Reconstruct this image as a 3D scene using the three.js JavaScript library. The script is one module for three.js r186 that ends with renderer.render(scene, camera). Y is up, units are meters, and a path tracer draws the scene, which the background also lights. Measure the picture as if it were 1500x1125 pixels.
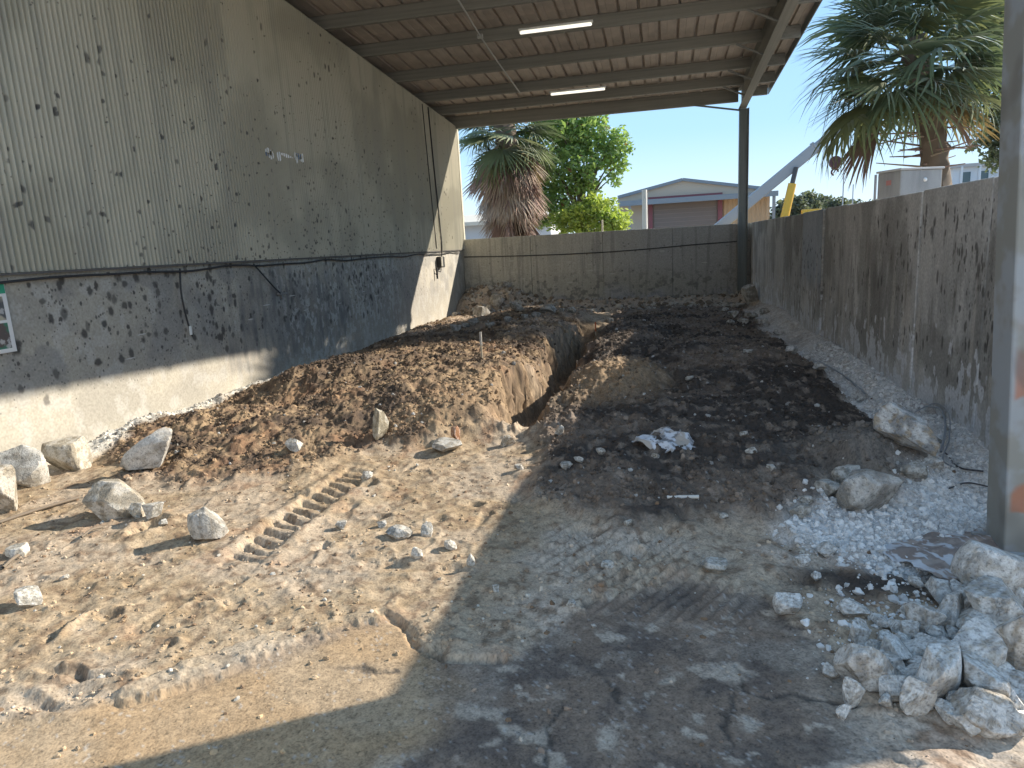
import * as THREE from 'three';
import { mergeGeometries as mergeG, mergeVertices, toCreasedNormals } from 'three/addons/utils/BufferGeometryUtils.js';
import { RoundedBoxGeometry } from 'three/addons/geometries/RoundedBoxGeometry.js';
import { RectAreaLightUniformsLib } from 'three/addons/lights/RectAreaLightUniformsLib.js';

// ---------------------------------------------------------------- camera, sky, sun, exposure
const EXPOSURE = 3.6;
const EYE = 1.65, FPX = 995;
const FWD = new THREE.Vector3(-0.21789, -0.19668, -0.95595), UP = new THREE.Vector3(0.0099, 0.97899, -0.20368);
const scene = new THREE.Scene();
const camera = new THREE.PerspectiveCamera(58.96, 4 / 3, 0.05, 1200);
camera.position.set(0, EYE, 0);
camera.up.copy(UP);
camera.lookAt(camera.position.clone().add(FWD));

function makeSky() {
  const w = 64, h = 256, d = new Float32Array(w * h * 4);
  const stops = [[0, [0.64, 0.74, 0.79]], [0.06, [0.50, 0.66, 0.79]], [0.14, [0.335, 0.55, 0.78]], [0.32, [0.25, 0.455, 0.75]], [0.6, [0.26, 0.44, 0.70]], [1, [0.27, 0.44, 0.67]]];
  for (let j = 0; j < h; j++) {
    const el = ((j + 0.5) / h - 0.5) * Math.PI, s = Math.sin(el);
    let c = [0.30, 0.27, 0.23];
    if (s >= 0) for (let k = 0; k < stops.length - 1; k++) if (s >= stops[k][0] && s <= stops[k + 1][0]) {
      const t = (s - stops[k][0]) / (stops[k + 1][0] - stops[k][0]); c = stops[k][1].map((v, i) => v + (stops[k + 1][1][i] - v) * t);
    }
    for (let i = 0; i < w; i++) { const o = (j * w + i) * 4; for (let k = 0; k < 3; k++) d[o + k] = c[k] * 1.64 / EXPOSURE; d[o + 3] = 1; }
  }
  const t = new THREE.DataTexture(d, w, h, THREE.RGBAFormat, THREE.FloatType);
  t.mapping = THREE.EquirectangularReflectionMapping; t.magFilter = t.minFilter = THREE.LinearFilter; t.needsUpdate = true;
  return t;
}
const sky = makeSky();
scene.background = sky; scene.environment = sky;
const SUN = new THREE.Vector3(1, 0.61, -0.605).normalize();
const sun = new THREE.DirectionalLight(new THREE.Color(1, 0.91, 0.77), 2.35);
sun.position.copy(SUN).multiplyScalar(60).add(new THREE.Vector3(-1, 0, -9));
sun.target.position.set(-1, 0, -9);
sun.castShadow = true; sun.shadow.mapSize.set(4096, 4096);
Object.assign(sun.shadow.camera, { left: -30, right: 30, top: 30, bottom: -30, near: 1, far: 160 });
scene.add(sun, sun.target);
RectAreaLightUniformsLib.init();

const renderer = new THREE.WebGLRenderer({ antialias: true });
renderer.setSize(1024, 768);
renderer.toneMapping = THREE.LinearToneMapping;
renderer.toneMappingExposure = EXPOSURE;
renderer.shadowMap.enabled = true;

// ---------------------------------------------------------------- helpers
function rng(seed) { let a = seed >>> 0; return () => { a = (a + 0x6D2B79F5) | 0; let t = Math.imul(a ^ (a >>> 15), 1 | a); t = (t + Math.imul(t ^ (t >>> 7), 61 | t)) ^ t; return ((t ^ (t >>> 14)) >>> 0) / 4294967296; }; }
const clamp = (v, a = 0, b = 1) => v < a ? a : v > b ? b : v;
const sm = (a, b, x) => { const t = clamp((x - a) / (b - a)); return t * t * (3 - 2 * t); };
const lerp = (a, b, t) => a + (b - a) * t;
const mix3 = (a, b, t) => [a[0] + (b[0] - a[0]) * t, a[1] + (b[1] - a[1]) * t, a[2] + (b[2] - a[2]) * t];
const HT = new Float32Array(65536); { const r = rng(77); for (let i = 0; i < 65536; i++) HT[i] = r(); }
const hsh = (i, j) => HT[(Math.imul(i, 374761) + Math.imul(j, 668265) ^ Math.imul(i + j * 57, 2246)) & 65535];
function n2(x, y) {            // value noise, 0..1
  const i = Math.floor(x), j = Math.floor(y); let u = x - i, v = y - j; u = u * u * (3 - 2 * u); v = v * v * (3 - 2 * v);
  const a = hsh(i, j), b = hsh(i + 1, j), c = hsh(i, j + 1), d = hsh(i + 1, j + 1);
  return a + (b - a) * u + (c - a) * v + (a - b - c + d) * u * v;
}
function fbm(x, y, o = 4, g = 0.5) { let s = 0, a = 1, t = 0; for (let k = 0; k < o; k++) { s += a * n2(x, y); t += a; a *= g; const nx = x * 1.62 - y * 1.21 + 17.3; y = x * 1.21 + y * 1.62 + 5.1; x = nx; } return s / t; }
const ridged = (x, y, o = 3) => { let s = 0, a = 1, t = 0; for (let k = 0; k < o; k++) { const n = 1 - Math.abs(2 * n2(x, y) - 1); s += a * n * n; t += a; a *= 0.5; const nx = x * 1.7 - y * 1.2 + 7; y = x * 1.2 + y * 1.7 + 3; x = nx; } return s / t; };
// photo pixel (1500 x 1125) to a direction, then to a point on the ground / a wall plane
const camX = new THREE.Vector3().crossVectors(FWD, UP).normalize();
function ray(px, py) { const a = (px - 750) / FPX, b = -(py - 562.5) / FPX; return new THREE.Vector3().copy(FWD).addScaledVector(camX, a).addScaledVector(UP, b); }
const onY = (px, py, y = 0) => { const r = ray(px, py), t = (y - EYE) / r.y; return new THREE.Vector3(r.x * t, y, r.z * t); };
const onX = (px, py, x) => { const r = ray(px, py), t = x / r.x; return new THREE.Vector3(x, EYE + r.y * t, r.z * t); };
const onZ = (px, py, z) => { const r = ray(px, py), t = z / r.z; return new THREE.Vector3(r.x * t, EYE + r.y * t, z); };
const PP = (list) => list.map(([x, y, h]) => { const p = onY(x, y, h || 0); return [p.x, p.z]; });
function sd(px, pz, poly) {     // signed distance to a polygon, negative inside
  let d = 1e9, s = 1;
  for (let i = 0, j = poly.length - 1; i < poly.length; j = i++) {
    const ex = poly[j][0] - poly[i][0], ez = poly[j][1] - poly[i][1], wx = px - poly[i][0], wz = pz - poly[i][1];
    const t = clamp((wx * ex + wz * ez) / (ex * ex + ez * ez)), bx = wx - ex * t, bz = wz - ez * t; d = Math.min(d, bx * bx + bz * bz);
    const c1 = pz >= poly[i][1], c2 = pz < poly[j][1], c3 = ex * wz > ez * wx; if ((c1 && c2 && c3) || (!c1 && !c2 && !c3)) s = -s;
  }
  return s * Math.sqrt(d);
}
function sdLine(px, pz, pts) { let d = 1e9; for (let i = 0; i + 1 < pts.length; i++) { const ex = pts[i + 1][0] - pts[i][0], ez = pts[i + 1][1] - pts[i][1], wx = px - pts[i][0], wz = pz - pts[i][1]; const t = clamp((wx * ex + wz * ez) / (ex * ex + ez * ez)); const bx = wx - ex * t, bz = wz - ez * t; d = Math.min(d, bx * bx + bz * bz); } return Math.sqrt(d); }

const mergeGeometries = list => mergeG(list.map(g => g.index ? g.toNonIndexed() : g));
const names = {};
function numbered(n) { if (!(n in names)) { names[n] = 0; return n; } names[n]++; return n + '_' + String(names[n]).padStart(3, '0'); }
function sh(o) { o.castShadow = true; o.receiveShadow = true; return o; }
function tag(o, label, category, group, kind) { o.userData.label = label; if (category) o.userData.category = category; if (group) o.userData.group = group; if (kind) o.userData.kind = kind; return o; }
function thing(name, label, category, pos = [0, 0, 0], group, kind) { const g = new THREE.Group(); g.name = numbered(name); g.position.set(...pos); scene.add(g); return tag(g, label, category, group, kind); }
function part(name, geo, mat, parent) { const m = sh(new THREE.Mesh(geo, mat)); m.name = name; parent.add(m); return m; }
function solo(name, geo, mat, label, category, group, kind) { const m = sh(new THREE.Mesh(geo, mat)); m.name = numbered(name); scene.add(m); return tag(m, label, category, group, kind); }
const box = (w, h, d, x = 0, y = 0, z = 0, r = 0) => { const g = r ? new RoundedBoxGeometry(w, h, d, 1, r) : new THREE.BoxGeometry(w, h, d); g.translate(x, y, z); return g; };
function tube(pts, r, seg = 40, rs = 6) { return new THREE.TubeGeometry(new THREE.CatmullRomCurve3(pts.map(p => p.isVector3 ? p : new THREE.Vector3(...p))), seg, r, rs, false); }
function bar(a, b, r0, r1, n = 8) { a = new THREE.Vector3(...a); b = new THREE.Vector3(...b); const d = b.clone().sub(a), g = new THREE.CylinderGeometry(r1, r0, d.length(), n); g.applyQuaternion(new THREE.Quaternion().setFromUnitVectors(new THREE.Vector3(0, 1, 0), d.clone().normalize())); const m = a.add(b).multiplyScalar(0.5); g.translate(m.x, m.y, m.z); return g; }
const toS = v => { v = clamp(v); return Math.round(255 * (v <= 0.0031308 ? 12.92 * v : 1.055 * Math.pow(v, 1 / 2.4) - 0.055)); };
function tex(w, h, fn, color = true, wrap = false) {
  const d = new Uint8Array(w * h * 4);
  for (let j = 0; j < h; j++) for (let i = 0; i < w; i++) { const c = fn(i, j), o = (j * w + i) * 4; if (color) { d[o] = toS(c[0]); d[o + 1] = toS(c[1]); d[o + 2] = toS(c[2]); } else d[o] = d[o + 1] = d[o + 2] = Math.round(255 * clamp(c)); d[o + 3] = 255; }
  const t = new THREE.DataTexture(d, w, h); if (color) t.colorSpace = THREE.SRGBColorSpace; t.magFilter = THREE.LinearFilter; t.minFilter = THREE.LinearMipmapLinearFilter; t.generateMipmaps = true; t.anisotropy = 8;
  if (wrap) t.wrapS = t.wrapT = THREE.RepeatWrapping; t.needsUpdate = true; return t;
}
const M = (c, rough = 0.9, o = {}) => new THREE.MeshStandardMaterial({ color: new THREE.Color().setRGB(...c), roughness: rough, ...o });

// tileable grain for earth and concrete
const GN = 512;
function tileNoise(cell, seed) { const n = Math.round(GN / cell), r = rng(seed), v = Float32Array.from({ length: n * n }, r); return (i, j) => { const x = i / cell, y = j / cell, a = Math.floor(x), b = Math.floor(y); let u = x - a, w = y - b; u = u * u * (3 - 2 * u); w = w * w * (3 - 2 * w); const A = a % n, B = b % n, A1 = (a + 1) % n, B1 = (b + 1) % n; return lerp(lerp(v[B * n + A], v[B * n + A1], u), lerp(v[B1 * n + A], v[B1 * n + A1], u), w); }; }
const tn = [tileNoise(2, 1), tileNoise(4, 2), tileNoise(8, 3), tileNoise(32, 4), tileNoise(64, 5)];
const grainV = new Float32Array(GN * GN);
for (let j = 0; j < GN; j++) for (let i = 0; i < GN; i++) grainV[j * GN + i] = 0.34 * tn[0](i, j) + 0.3 * tn[1](i, j) + 0.2 * tn[2](i, j) + 0.1 * tn[3](i, j) + 0.06 * tn[4](i, j);
const grainMap = tex(GN, GN, (i, j) => { let v = 0.8 + (grainV[j * GN + i] - 0.5) * 1.15; const s = tn[1](i, j); if (s > 0.93) v *= 1.25; if (s < 0.07) v *= 0.62; return [v, v, v]; }, true, true);
const grainBump = tex(GN, GN, (i, j) => grainV[j * GN + i] * 1.1, false, true);

// ---------------------------------------------------------------- ground: slab, loose dirt, trench, spoil
const XL = -5.25, XR = 2.12, ZB = -18.0, WALLH = 1.93, CLADY = 1.67;
const slabPoly = PP([[-900, 1250], [-500, 1075], [-150, 1066], [0, 1062], [80, 1050], [175, 1028], [300, 985], [430, 940], [520, 915], [585, 905], [612, 942], [650, 966], [740, 966], [800, 930], [870, 880], [1000, 850], [1120, 875], [1210, 950], [1260, 1030], [1330, 1125]]).concat([[1.6, -0.2], [-4, -0.2]]);
const leftSoil = [[-5.2, -5.15], [-4.75, -4.72], [-4.1, -4.3], [-3.4, -4.28], [-2.85, -4.5], [-2.5, -5.05], [-1.9, -5.42], [-1.55, -5.75], [-1.45, -6.3], [-1.5, -13], [-1.6, -17.6], [-5.2, -17.9]];
const rightSoil = [[-1.15, -6.3], [-1.05, -5.1], [-0.9, -4.3], [-0.5, -3.85], [-0.28, -3.66], [0.2, -3.78], [0.64, -3.74], [0.82, -4.0], [0.95, -4.35], [1.35, -4.3], [1.72, -4.5], [1.7, -5.3], [1.62, -6.1], [1.64, -9.7], [1.55, -15], [1.4, -17.8], [-1.2, -17.8], [-1.0, -13]];
const whitePoly = PP([[1190, 740], [1300, 745], [1370, 705], [1400, 620], [1440, 640], [1470, 800], [1400, 840], [1330, 862], [1285, 838], [1215, 822], [1150, 795]]);
const bump = (x, z, cx, cz, sx, sz, p = 1) => { const q = ((x - cx) / sx) ** 2 + ((z - cz) / sz) ** 2; return Math.exp(-Math.pow(q, p)); };
const crackLines = [[[860, 970], [905, 1000], [915, 1030]], [[1070, 1005], [1060, 1060], [1075, 1130]], [[440, 965], [520, 980], [590, 985]], [[1060, 960], [1085, 1000], [1140, 1015], [1300, 1040]], [[795, 1130], [800, 1060], [830, 1035]]].map(PP);
const stepLine = PP([[560, 900], [590, 915], [612, 945], [650, 966], [740, 968]]);
const plate = PP([[170, 1022], [250, 985], [340, 950], [425, 925], [435, 945], [330, 985], [240, 1015], [180, 1030]]);
const pits = [[88, 930, 0.03, 0.1, 0.05], [112, 915, 0.02, 0.07, 0.04], [163, 908, 0.045, 0.05, 0.05], [264, 890, 0.02, 0.075, 0.05], [247, 948, 0.03, 0.03, 0.04], [302, 884, 0.04, 0.02, 0.03], [112, 990, 0.16, 0.035, 0.045], [60, 1035, 0.14, 0.05, 0.04], [215, 778, 0.075, 0.12, 0.11], [470, 805, 0.05, 0.05, 0.04], [600, 690, 0.04, 0.06, 0.05], [538, 712, 0.07, 0.07, 0.06], [515, 745, 0.05, 0.06, 0.05], [560, 760, 0.06, 0.04, 0.045], [645, 765, 0.06, 0.04, 0.035], [190, 858, 0.05, 0.03, 0.03], [350, 855, 0.05, 0.03, 0.03], [440, 730, 0.1, 0.05, 0.04], [690, 740, 0.06, 0.05, 0.03]].map(([a, b, ...r]) => { const p = onY(a, b); return [p.x, p.z, ...r]; });
const treadA = [-2.28, -2.98], treadB = [-2.36, -4.86];
function field(x, z) {
  const wx = x + (fbm(x * 3.1, z * 3.1, 3) - 0.5) * 0.28, wz = z + (fbm(x * 3.1 + 40, z * 3.1 + 9, 3) - 0.5) * 0.28;
  const f = {};
  f.slab = sm(0.04, -0.04, (fbm(x * 30, z * 30, 3) - 0.5) * 0.1 +  sd(x + (wx - x) * 0.25, z + (wz - z) * 0.25, slabPoly));
  f.L = sm(0.12, -0.16, sd(wx, wz, leftSoil));
  f.R = sm(0.1, -0.14, sd(wx, wz, rightSoil));
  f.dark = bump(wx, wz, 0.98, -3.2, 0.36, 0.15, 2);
  f.white = Math.max(sm(0.1, -0.1, sd(wx, wz, whitePoly)), sm(1.5, 1.72, wx + 0.0 * wz) * sm(-3.9, -4.4, z) * sm(-17, -12, z) * 0.95);
  f.whiteL = sm(-4.86, -5.02, wx - 0.02 * (z + 6)) * sm(-4.2, -4.9, z) * sm(-10.6, -9.2, z);
  const le = -1.6 + 0.06 * Math.sin(z * 2.1) + (fbm(z * 2.3, 3.3, 3) - 0.5) * 0.16 + (fbm(x * 9, z * 7, 3) - 0.5) * 0.13, re = -1.05 + 0.05 * Math.sin(z * 1.7 + 1) + (fbm(z * 2.1, 8.3, 3) - 0.5) * 0.18 + (fbm(x * 9 + 5, z * 7, 3) - 0.5) * 0.2;
  f.trench = sm(le - 0.03, le + 0.17, x) * sm(re, re - 0.2, x) * sm(-5.72 - 0.3 * (x + 1.3), -6.1, z) * sm(-13.6, -12.9, z);
  f.wx = wx; f.wz = wz; return f;
}
function height(x, z, f = field(x, z)) {
  const { wx, wz } = f; const loose = 1 - f.slab;
  let h = (fbm(x * 0.7, z * 0.7, 3) - 0.5) * 0.05 * sm(-2, -4, z);
  // broad shapes of the spoil
  let mL = 0.32 * bump(wx * 0.6 + x * 0.4, wz, -2.25, -7.0, 1.2, 1.5, 2.4);
  mL = Math.max(mL, 0.37 * bump(wx, wz, -3.7, -7.4, 1.0, 1.0, 1.6), 0.36 * bump(wx, wz, -2.9, -8.3, 1.4, 1.2, 2), 0.36 * bump(wx, wz, -3.2, -9.5, 1.25, 1.5, 1.5), 0.36 * bump(wx, wz, -2.2, -10.6, 0.9, 2.3, 1.8), 0.3 * bump(wx, wz, -2.6, -14, 1.3, 1.8, 1.3), 0.2 * bump(wx, wz, -3.9, -5.6, 1.1, 0.7, 1.2), 0.27 * bump(wx, wz, -2.9, -6.2, 0.9, 0.7, 1.3));
  let mR = Math.max(0.30 * bump(wx, wz, -0.45, -7.35, 0.6, 0.9, 1.6), 0.17 * bump(wx, wz, 0.3, -5.6, 1.2, 1.5, 1.4), 0.24 * bump(wx, wz, 0.6, -8.6, 1.35, 2.2, 1.4), 0.3 * bump(wx, wz, -0.5, -10.4, 0.6, 2.2, 1.8), 0.28 * bump(wx, wz, 1.32, -4.75, 0.4, 0.42, 1.3), 0.17 * bump(wx, wz, 0.8, -13, 1.6, 2.4, 1.5), 0.2 * bump(wx, wz, 1.1, -6.6, 0.6, 0.8, 1.4));
  mR += 0.05 * f.R;
  mL += 0.05 * f.L;
  const corner = 0.5 * bump(wx, wz, -4.5, -17.6, 1.1, 0.7, 1.2) + 0.16 * sm(-16.9, -17.8, wz);
  const soil = Math.max(f.L, f.R);
  h += Math.max(mL, mR, corner);
  // the wedge of dust and rubble lying against the right wall and the ledge at the left wall
  h += 0.17 * sm(1.7, 2.1, wx) * sm(-4.2, -5.4, z) + 0.05 * f.whiteL;
  // loose layer over the slab, with a broken edge
  h += 0.014 * loose;
  const pl = sd(x, z, plate); h += 0.015 * sm(0.02, -0.01, pl + (fbm(x * 40, z * 40, 2) - 0.5) * 0.04) - 0.014 * sm(0.06, 0.01, pl) * sm(0, 0.014, pl) * sm(-0.9, 0.5, Math.sin(x * 9));
  const st = sdLine(x + (fbm(x * 14, z * 14, 2) - 0.5) * 0.06, z, stepLine); h -= 0.026 * sm(0.03, 0.006, st);
  for (const c of crackLines) { const q = sdLine(x + (fbm(x * 9, z * 9, 3) - 0.5) * 0.12, z + (fbm(x * 9 + 30, z * 9, 3) - 0.5) * 0.12, c); if (q < 0.02) h -= 0.007 * sm(0.009, 0.002, q) * sm(0.3, 0.55, fbm(x * 4, z * 4 + 9, 2)); }
  for (const [cx, cz, sx, sz, d] of pits) if (Math.abs(x - cx) < 0.4 && Math.abs(z - cz) < 0.4) { const tx = x + (fbm(x * 12, z * 12, 2) - 0.5) * 0.08, tz = z + (fbm(x * 12 + 8, z * 12, 2) - 0.5) * 0.08; h -= d * bump(tx, tz, cx, cz, sx, sz, 1.6); h += d * 0.35 * bump(tx, tz, cx + 0.02, cz, sx * 1.9, sz * 1.9, 2) ; }
  // trench
  const floor = -0.34 + (fbm(x * 4, z * 3, 3) - 0.5) * 0.16 + 0.3 * sm(-11.5, -13.5, z) + 0.26 * sm(-7.6, -5.9, z);
  h = lerp(h, floor, f.trench);
  h += 0.1 * bump(wx, wz, -1.2, -5.68, 0.45, 0.12, 1) * ridged(x * 9, z * 9, 2);
  // tyre tread
  const tx = treadB[0] - treadA[0], tz = treadB[1] - treadA[1], tl = Math.hypot(tx, tz), ux = tx / tl, uz = tz / tl;
  const s = (x - treadA[0]) * ux + (z - treadA[1]) * uz, q = (x - treadA[0]) * -uz + (z - treadA[1]) * ux + 0.03 * Math.sin(s * 3);
  if (s > -0.1 && s < tl + 0.1 && Math.abs(q) < 0.3) {
    const lug = Math.sin((s + q * 0.38 + (fbm(x * 7, z * 7, 2) - 0.5) * 0.05) * Math.PI * 2 / 0.118);
    const wear = sm(-0.1, 0.45, s) * sm(tl + 0.06, tl - 0.4, s) * sm(0.2, 0.32, n2(s * 4, 3.3) + 0.25);
    h += sm(0.135, 0.105, Math.abs(q)) * wear * (-0.012 - 0.03 * sm(-0.3, 0.5, lug)) + 0.018 * bump(Math.abs(q), 0, 0.17, 0, 0.045, 1) * wear;
  }
  const treads = [[0, 0.4, -3.1, -2.9, 0.06], [-0.25, 0.16, -3.6, -3.25, 0.06]];
  for (const [x0, x1, z0, z1, p] of treads) { const m = sm(x0 - 0.5, x0 - 0.35, x) * sm(x1 + 0.1, x1 - 0.1, x) * sm(z0 - 0.25, z0, z) * sm(z1 + 0.15, z1, z); if (m > 0) h += m * 0.009 * Math.sin((x * 0.85 + z * 0.5) * Math.PI * 2 / p); }
  // roughness of the different grounds
  const n1 = fbm(x * 6, z * 6, 4) - 0.5, n3 = ridged(x * 11, z * 11, 3) - 0.35;
  const lump = fbm(x * 26, z * 26, 3) - 0.5;
  const rough = Math.max(soil, sm(-16.3, -17, z)) * (1 - f.trench * 0.5);
  h += rough * (n1 * 0.11 + n3 * 0.035 + lump * 0.03);
  h += loose * (1 - soil) * (n1 * 0.04 + lump * 0.009 + 0.03 * Math.max(0, ridged(x * 5 + 3, z * 7, 2) - 0.55) - 0.03 * sm(0.78, 0.9, n2(x * 6.3 + 5, z * 4.1)) * sm(-4, -2.2, x + 0.8 * z + 1.2));
  h += f.slab * ((fbm(x * 3, z * 3, 3) - 0.5) * 0.012 + lump * 0.0025);
  h += f.dark * (lump * 0.03 + 0.01) + f.white * (1 - soil) * (lump * 0.02);
  h *= sm(-0.7, -1.4, z);
  return h;
}
const A = {
  sand: [0.47, 0.36, 0.238], sandD: [0.37, 0.27, 0.165], soilDry: [0.37, 0.26, 0.155], soilMid: [0.2, 0.132, 0.082], soilDarkShade: [0.088, 0.062, 0.045],
  peat: [0.07, 0.055, 0.045], greyDirt: [0.54, 0.45, 0.36], white: [0.8, 0.79, 0.77], slab: [0.25, 0.187, 0.14], slabLit: [0.47, 0.325, 0.185], slabPale: [0.48, 0.405, 0.325], clay: [0.36, 0.19, 0.1],
};
const palePatches = [[690, 1045, 0.13], [785, 1075, 0.16], [800, 1115, 0.16], [640, 1110, 0.1], [775, 985, 0.08], [495, 1105, 0.14], [930, 1075, 0.12], [700, 940, 0.13], [1040, 980, 0.16], [870, 1040, 0.08], [600, 1060, 0.07], [560, 1120, 0.1]].map(([p, q, r]) => { const v = onY(p, q); return [v.x, v.z, r]; });
const litSlabPoly = PP([[-200, 1070], [180, 1030], [430, 940], [585, 905], [640, 970], [660, 1000], [640, 1060], [500, 1130], [-200, 1300]]);  // stretch of slab lying in the sun
function colour(x, z, h, f) {
  const a = fbm(x * 2.3 + 11, z * 2.3, 4), b = fbm(x * 13, z * 13 + 7, 4), c = fbm(x * 45, z * 45, 2), e = n2(x * 90 + 3, z * 90);
  // loose sandy dirt
  let k = mix3(A.sand, A.sandD, sm(0.4, 0.68, b)); k = mix3(k, A.greyDirt, 0.45 * sm(0.42, 0.62, a) + 0.5 * sm(-1.0, -0.3, x + 0.2 * (z + 4)) * (0.5 + b)); k = mix3(k, A.soilMid, 0.7 * sm(0.56, 0.72, fbm(x * 20 + 60, z * 20, 3)));
  k = mix3(k, A.clay, 0.3 * sm(0.66, 0.76, fbm(x * 3.3 + 80, z * 3.3, 3)));
  // slab
  if (f.slab > 0.001) {
    let s = mix3(A.slab, [0.155, 0.122, 0.1], sm(0.4, 0.65, fbm(x * 5, z * 5 + 3, 4)));
    s = mix3(s, A.slabPale, 0.35 * sm(0.56, 0.68, fbm(x * 3.1 + 5, z * 3.1 + 1, 5)) + 0.3 * sm(0.62, 0.74, b));
    for (const [cx, cz, q] of palePatches) s = mix3(s, A.slabPale, 0.85 * sm(0.52, 0.66, fbm(x * 11, z * 11 + 20, 5) + 0.3 * bump(x, z, cx, cz, q, q * 0.6, 1) - 0.16));
    s = mix3(s, A.slabPale, 0.7 * sm(0.1, 0.5, x - 0.1 + (a - 0.5) * 0.9) * sm(-2.75, -2.35, z + (b - 0.5) * 0.4));
    s = mix3(s, mix3(A.slabLit, A.sand, 0.6 * sm(0.52, 0.7, a)), 0.9 * sm(0.12, -0.1, sd(f.wx, f.wz, litSlabPoly)));  // sunlight on the slab painted in as a warmer tone
    if (e > 0.9) s = mix3(s, [0.5, 0.48, 0.45], 0.5);
    for (const cr of crackLines) { const q = sdLine(x + (fbm(x * 9, z * 9, 3) - 0.5) * 0.12, z + (fbm(x * 9 + 30, z * 9, 3) - 0.5) * 0.12, cr); if (q < 0.03) s = mix3(s, [0.08, 0.068, 0.058], 0.8 * sm(0.02, 0.003, q + 0.02 * (c - 0.5)) * sm(0.25, 0.5, fbm(x * 4, z * 4 + 9, 2))); }
    k = mix3(k, s, f.slab);
  }
  // brown spoil on the left
  if (f.L > 0.001) {
    let s = mix3(A.soilDry, A.soilMid, sm(0.36, 0.62, b)); s = mix3(s, A.soilDarkShade, 0.85 * sm(0.5, 0.66, fbm(x * 7 + 30, z * 7, 4)) * (0.5 + 0.7 * sm(0.3, 0.6, c)));
    s = mix3(s, A.clay, 0.35 * sm(0.58, 0.72, a)); s = mix3(s, A.soilDarkShade, 0.85 * Math.max(bump(f.wx, f.wz, -3.75, -7.4, 0.7, 0.6, 1.5), 0.7 * bump(f.wx, f.wz, -2.8, -5.5, 0.4, 0.2, 1.3), 0.6 * bump(f.wx, f.wz, -3.4, -9.6, 0.9, 0.9, 1.5)));  // mound crests darkened: their shade is put into the soil colour
    s = mix3(s, A.soilDry, 0.75 * bump(f.wx, f.wz, -1.85, -6.3, 0.45, 0.6, 1.5));
    s = mix3(s, A.greyDirt, 0.5 * sm(-8.5, -11, z) * sm(0.35, 0.6, a));
    k = mix3(k, s, f.L);
  }
  if (f.R > 0.001) {
    let s = mix3([0.185, 0.14, 0.106], A.peat, sm(0.44, 0.62, fbm(x * 1.7 + 3, z * 1.7 + 8, 4) + 0.2 * 1.3 * bump(f.wx, f.wz, 1.0, -6.2, 0.9, 1.7, 1.4)));
    s = mix3(s, [0.29, 0.23, 0.18], 0.7 * sm(0.54, 0.68, b)); s = mix3(s, A.soilDry, 0.9 * bump(f.wx, f.wz, -0.55, -7.0, 0.55, 0.7, 1.4));
    s = mix3(s, [0.2, 0.175, 0.15], 0.85 * bump(f.wx, f.wz, 1.3, -4.65, 0.45, 0.4, 1.5));
    if (e > 0.965) s = mix3(s, [0.5, 0.48, 0.45], 0.7);
    k = mix3(k, s, f.R);
  }
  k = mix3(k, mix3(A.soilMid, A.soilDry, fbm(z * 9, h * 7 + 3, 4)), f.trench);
  const wv = f.white * (0.65 + 0.35 * sm(0.35, 0.5, b)) * (1 - 0.6 * f.R * sm(1.75, 1.6, x)); k = mix3(k, mix3(A.white, [0.58, 0.57, 0.56], sm(0.5, 0.7, a)), wv);
  k = mix3(k, [0.74, 0.71, 0.64], f.whiteL * 0.95);
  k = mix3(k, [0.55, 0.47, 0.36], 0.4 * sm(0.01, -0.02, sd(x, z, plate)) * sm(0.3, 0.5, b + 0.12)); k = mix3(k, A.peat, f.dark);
  k = mix3(k, A.greyDirt, 0.8 * sm(-16.4, -17.3, f.wz));
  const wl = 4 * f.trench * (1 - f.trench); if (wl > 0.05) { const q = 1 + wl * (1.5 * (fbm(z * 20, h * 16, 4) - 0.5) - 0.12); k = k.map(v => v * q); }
  const m = 0.82 + 0.36 * c; return [k[0] * m, k[1] * m, k[2] * m];
}
const groundMat = new THREE.MeshStandardMaterial({ vertexColors: true, roughness: 0.97, map: grainMap, bumpMap: grainBump, bumpScale: 0.002 });
const GX0 = XL - 0.05, GX1 = XR + 0.12, GZ0 = -0.7, GZ1 = ZB - 0.05;
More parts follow.
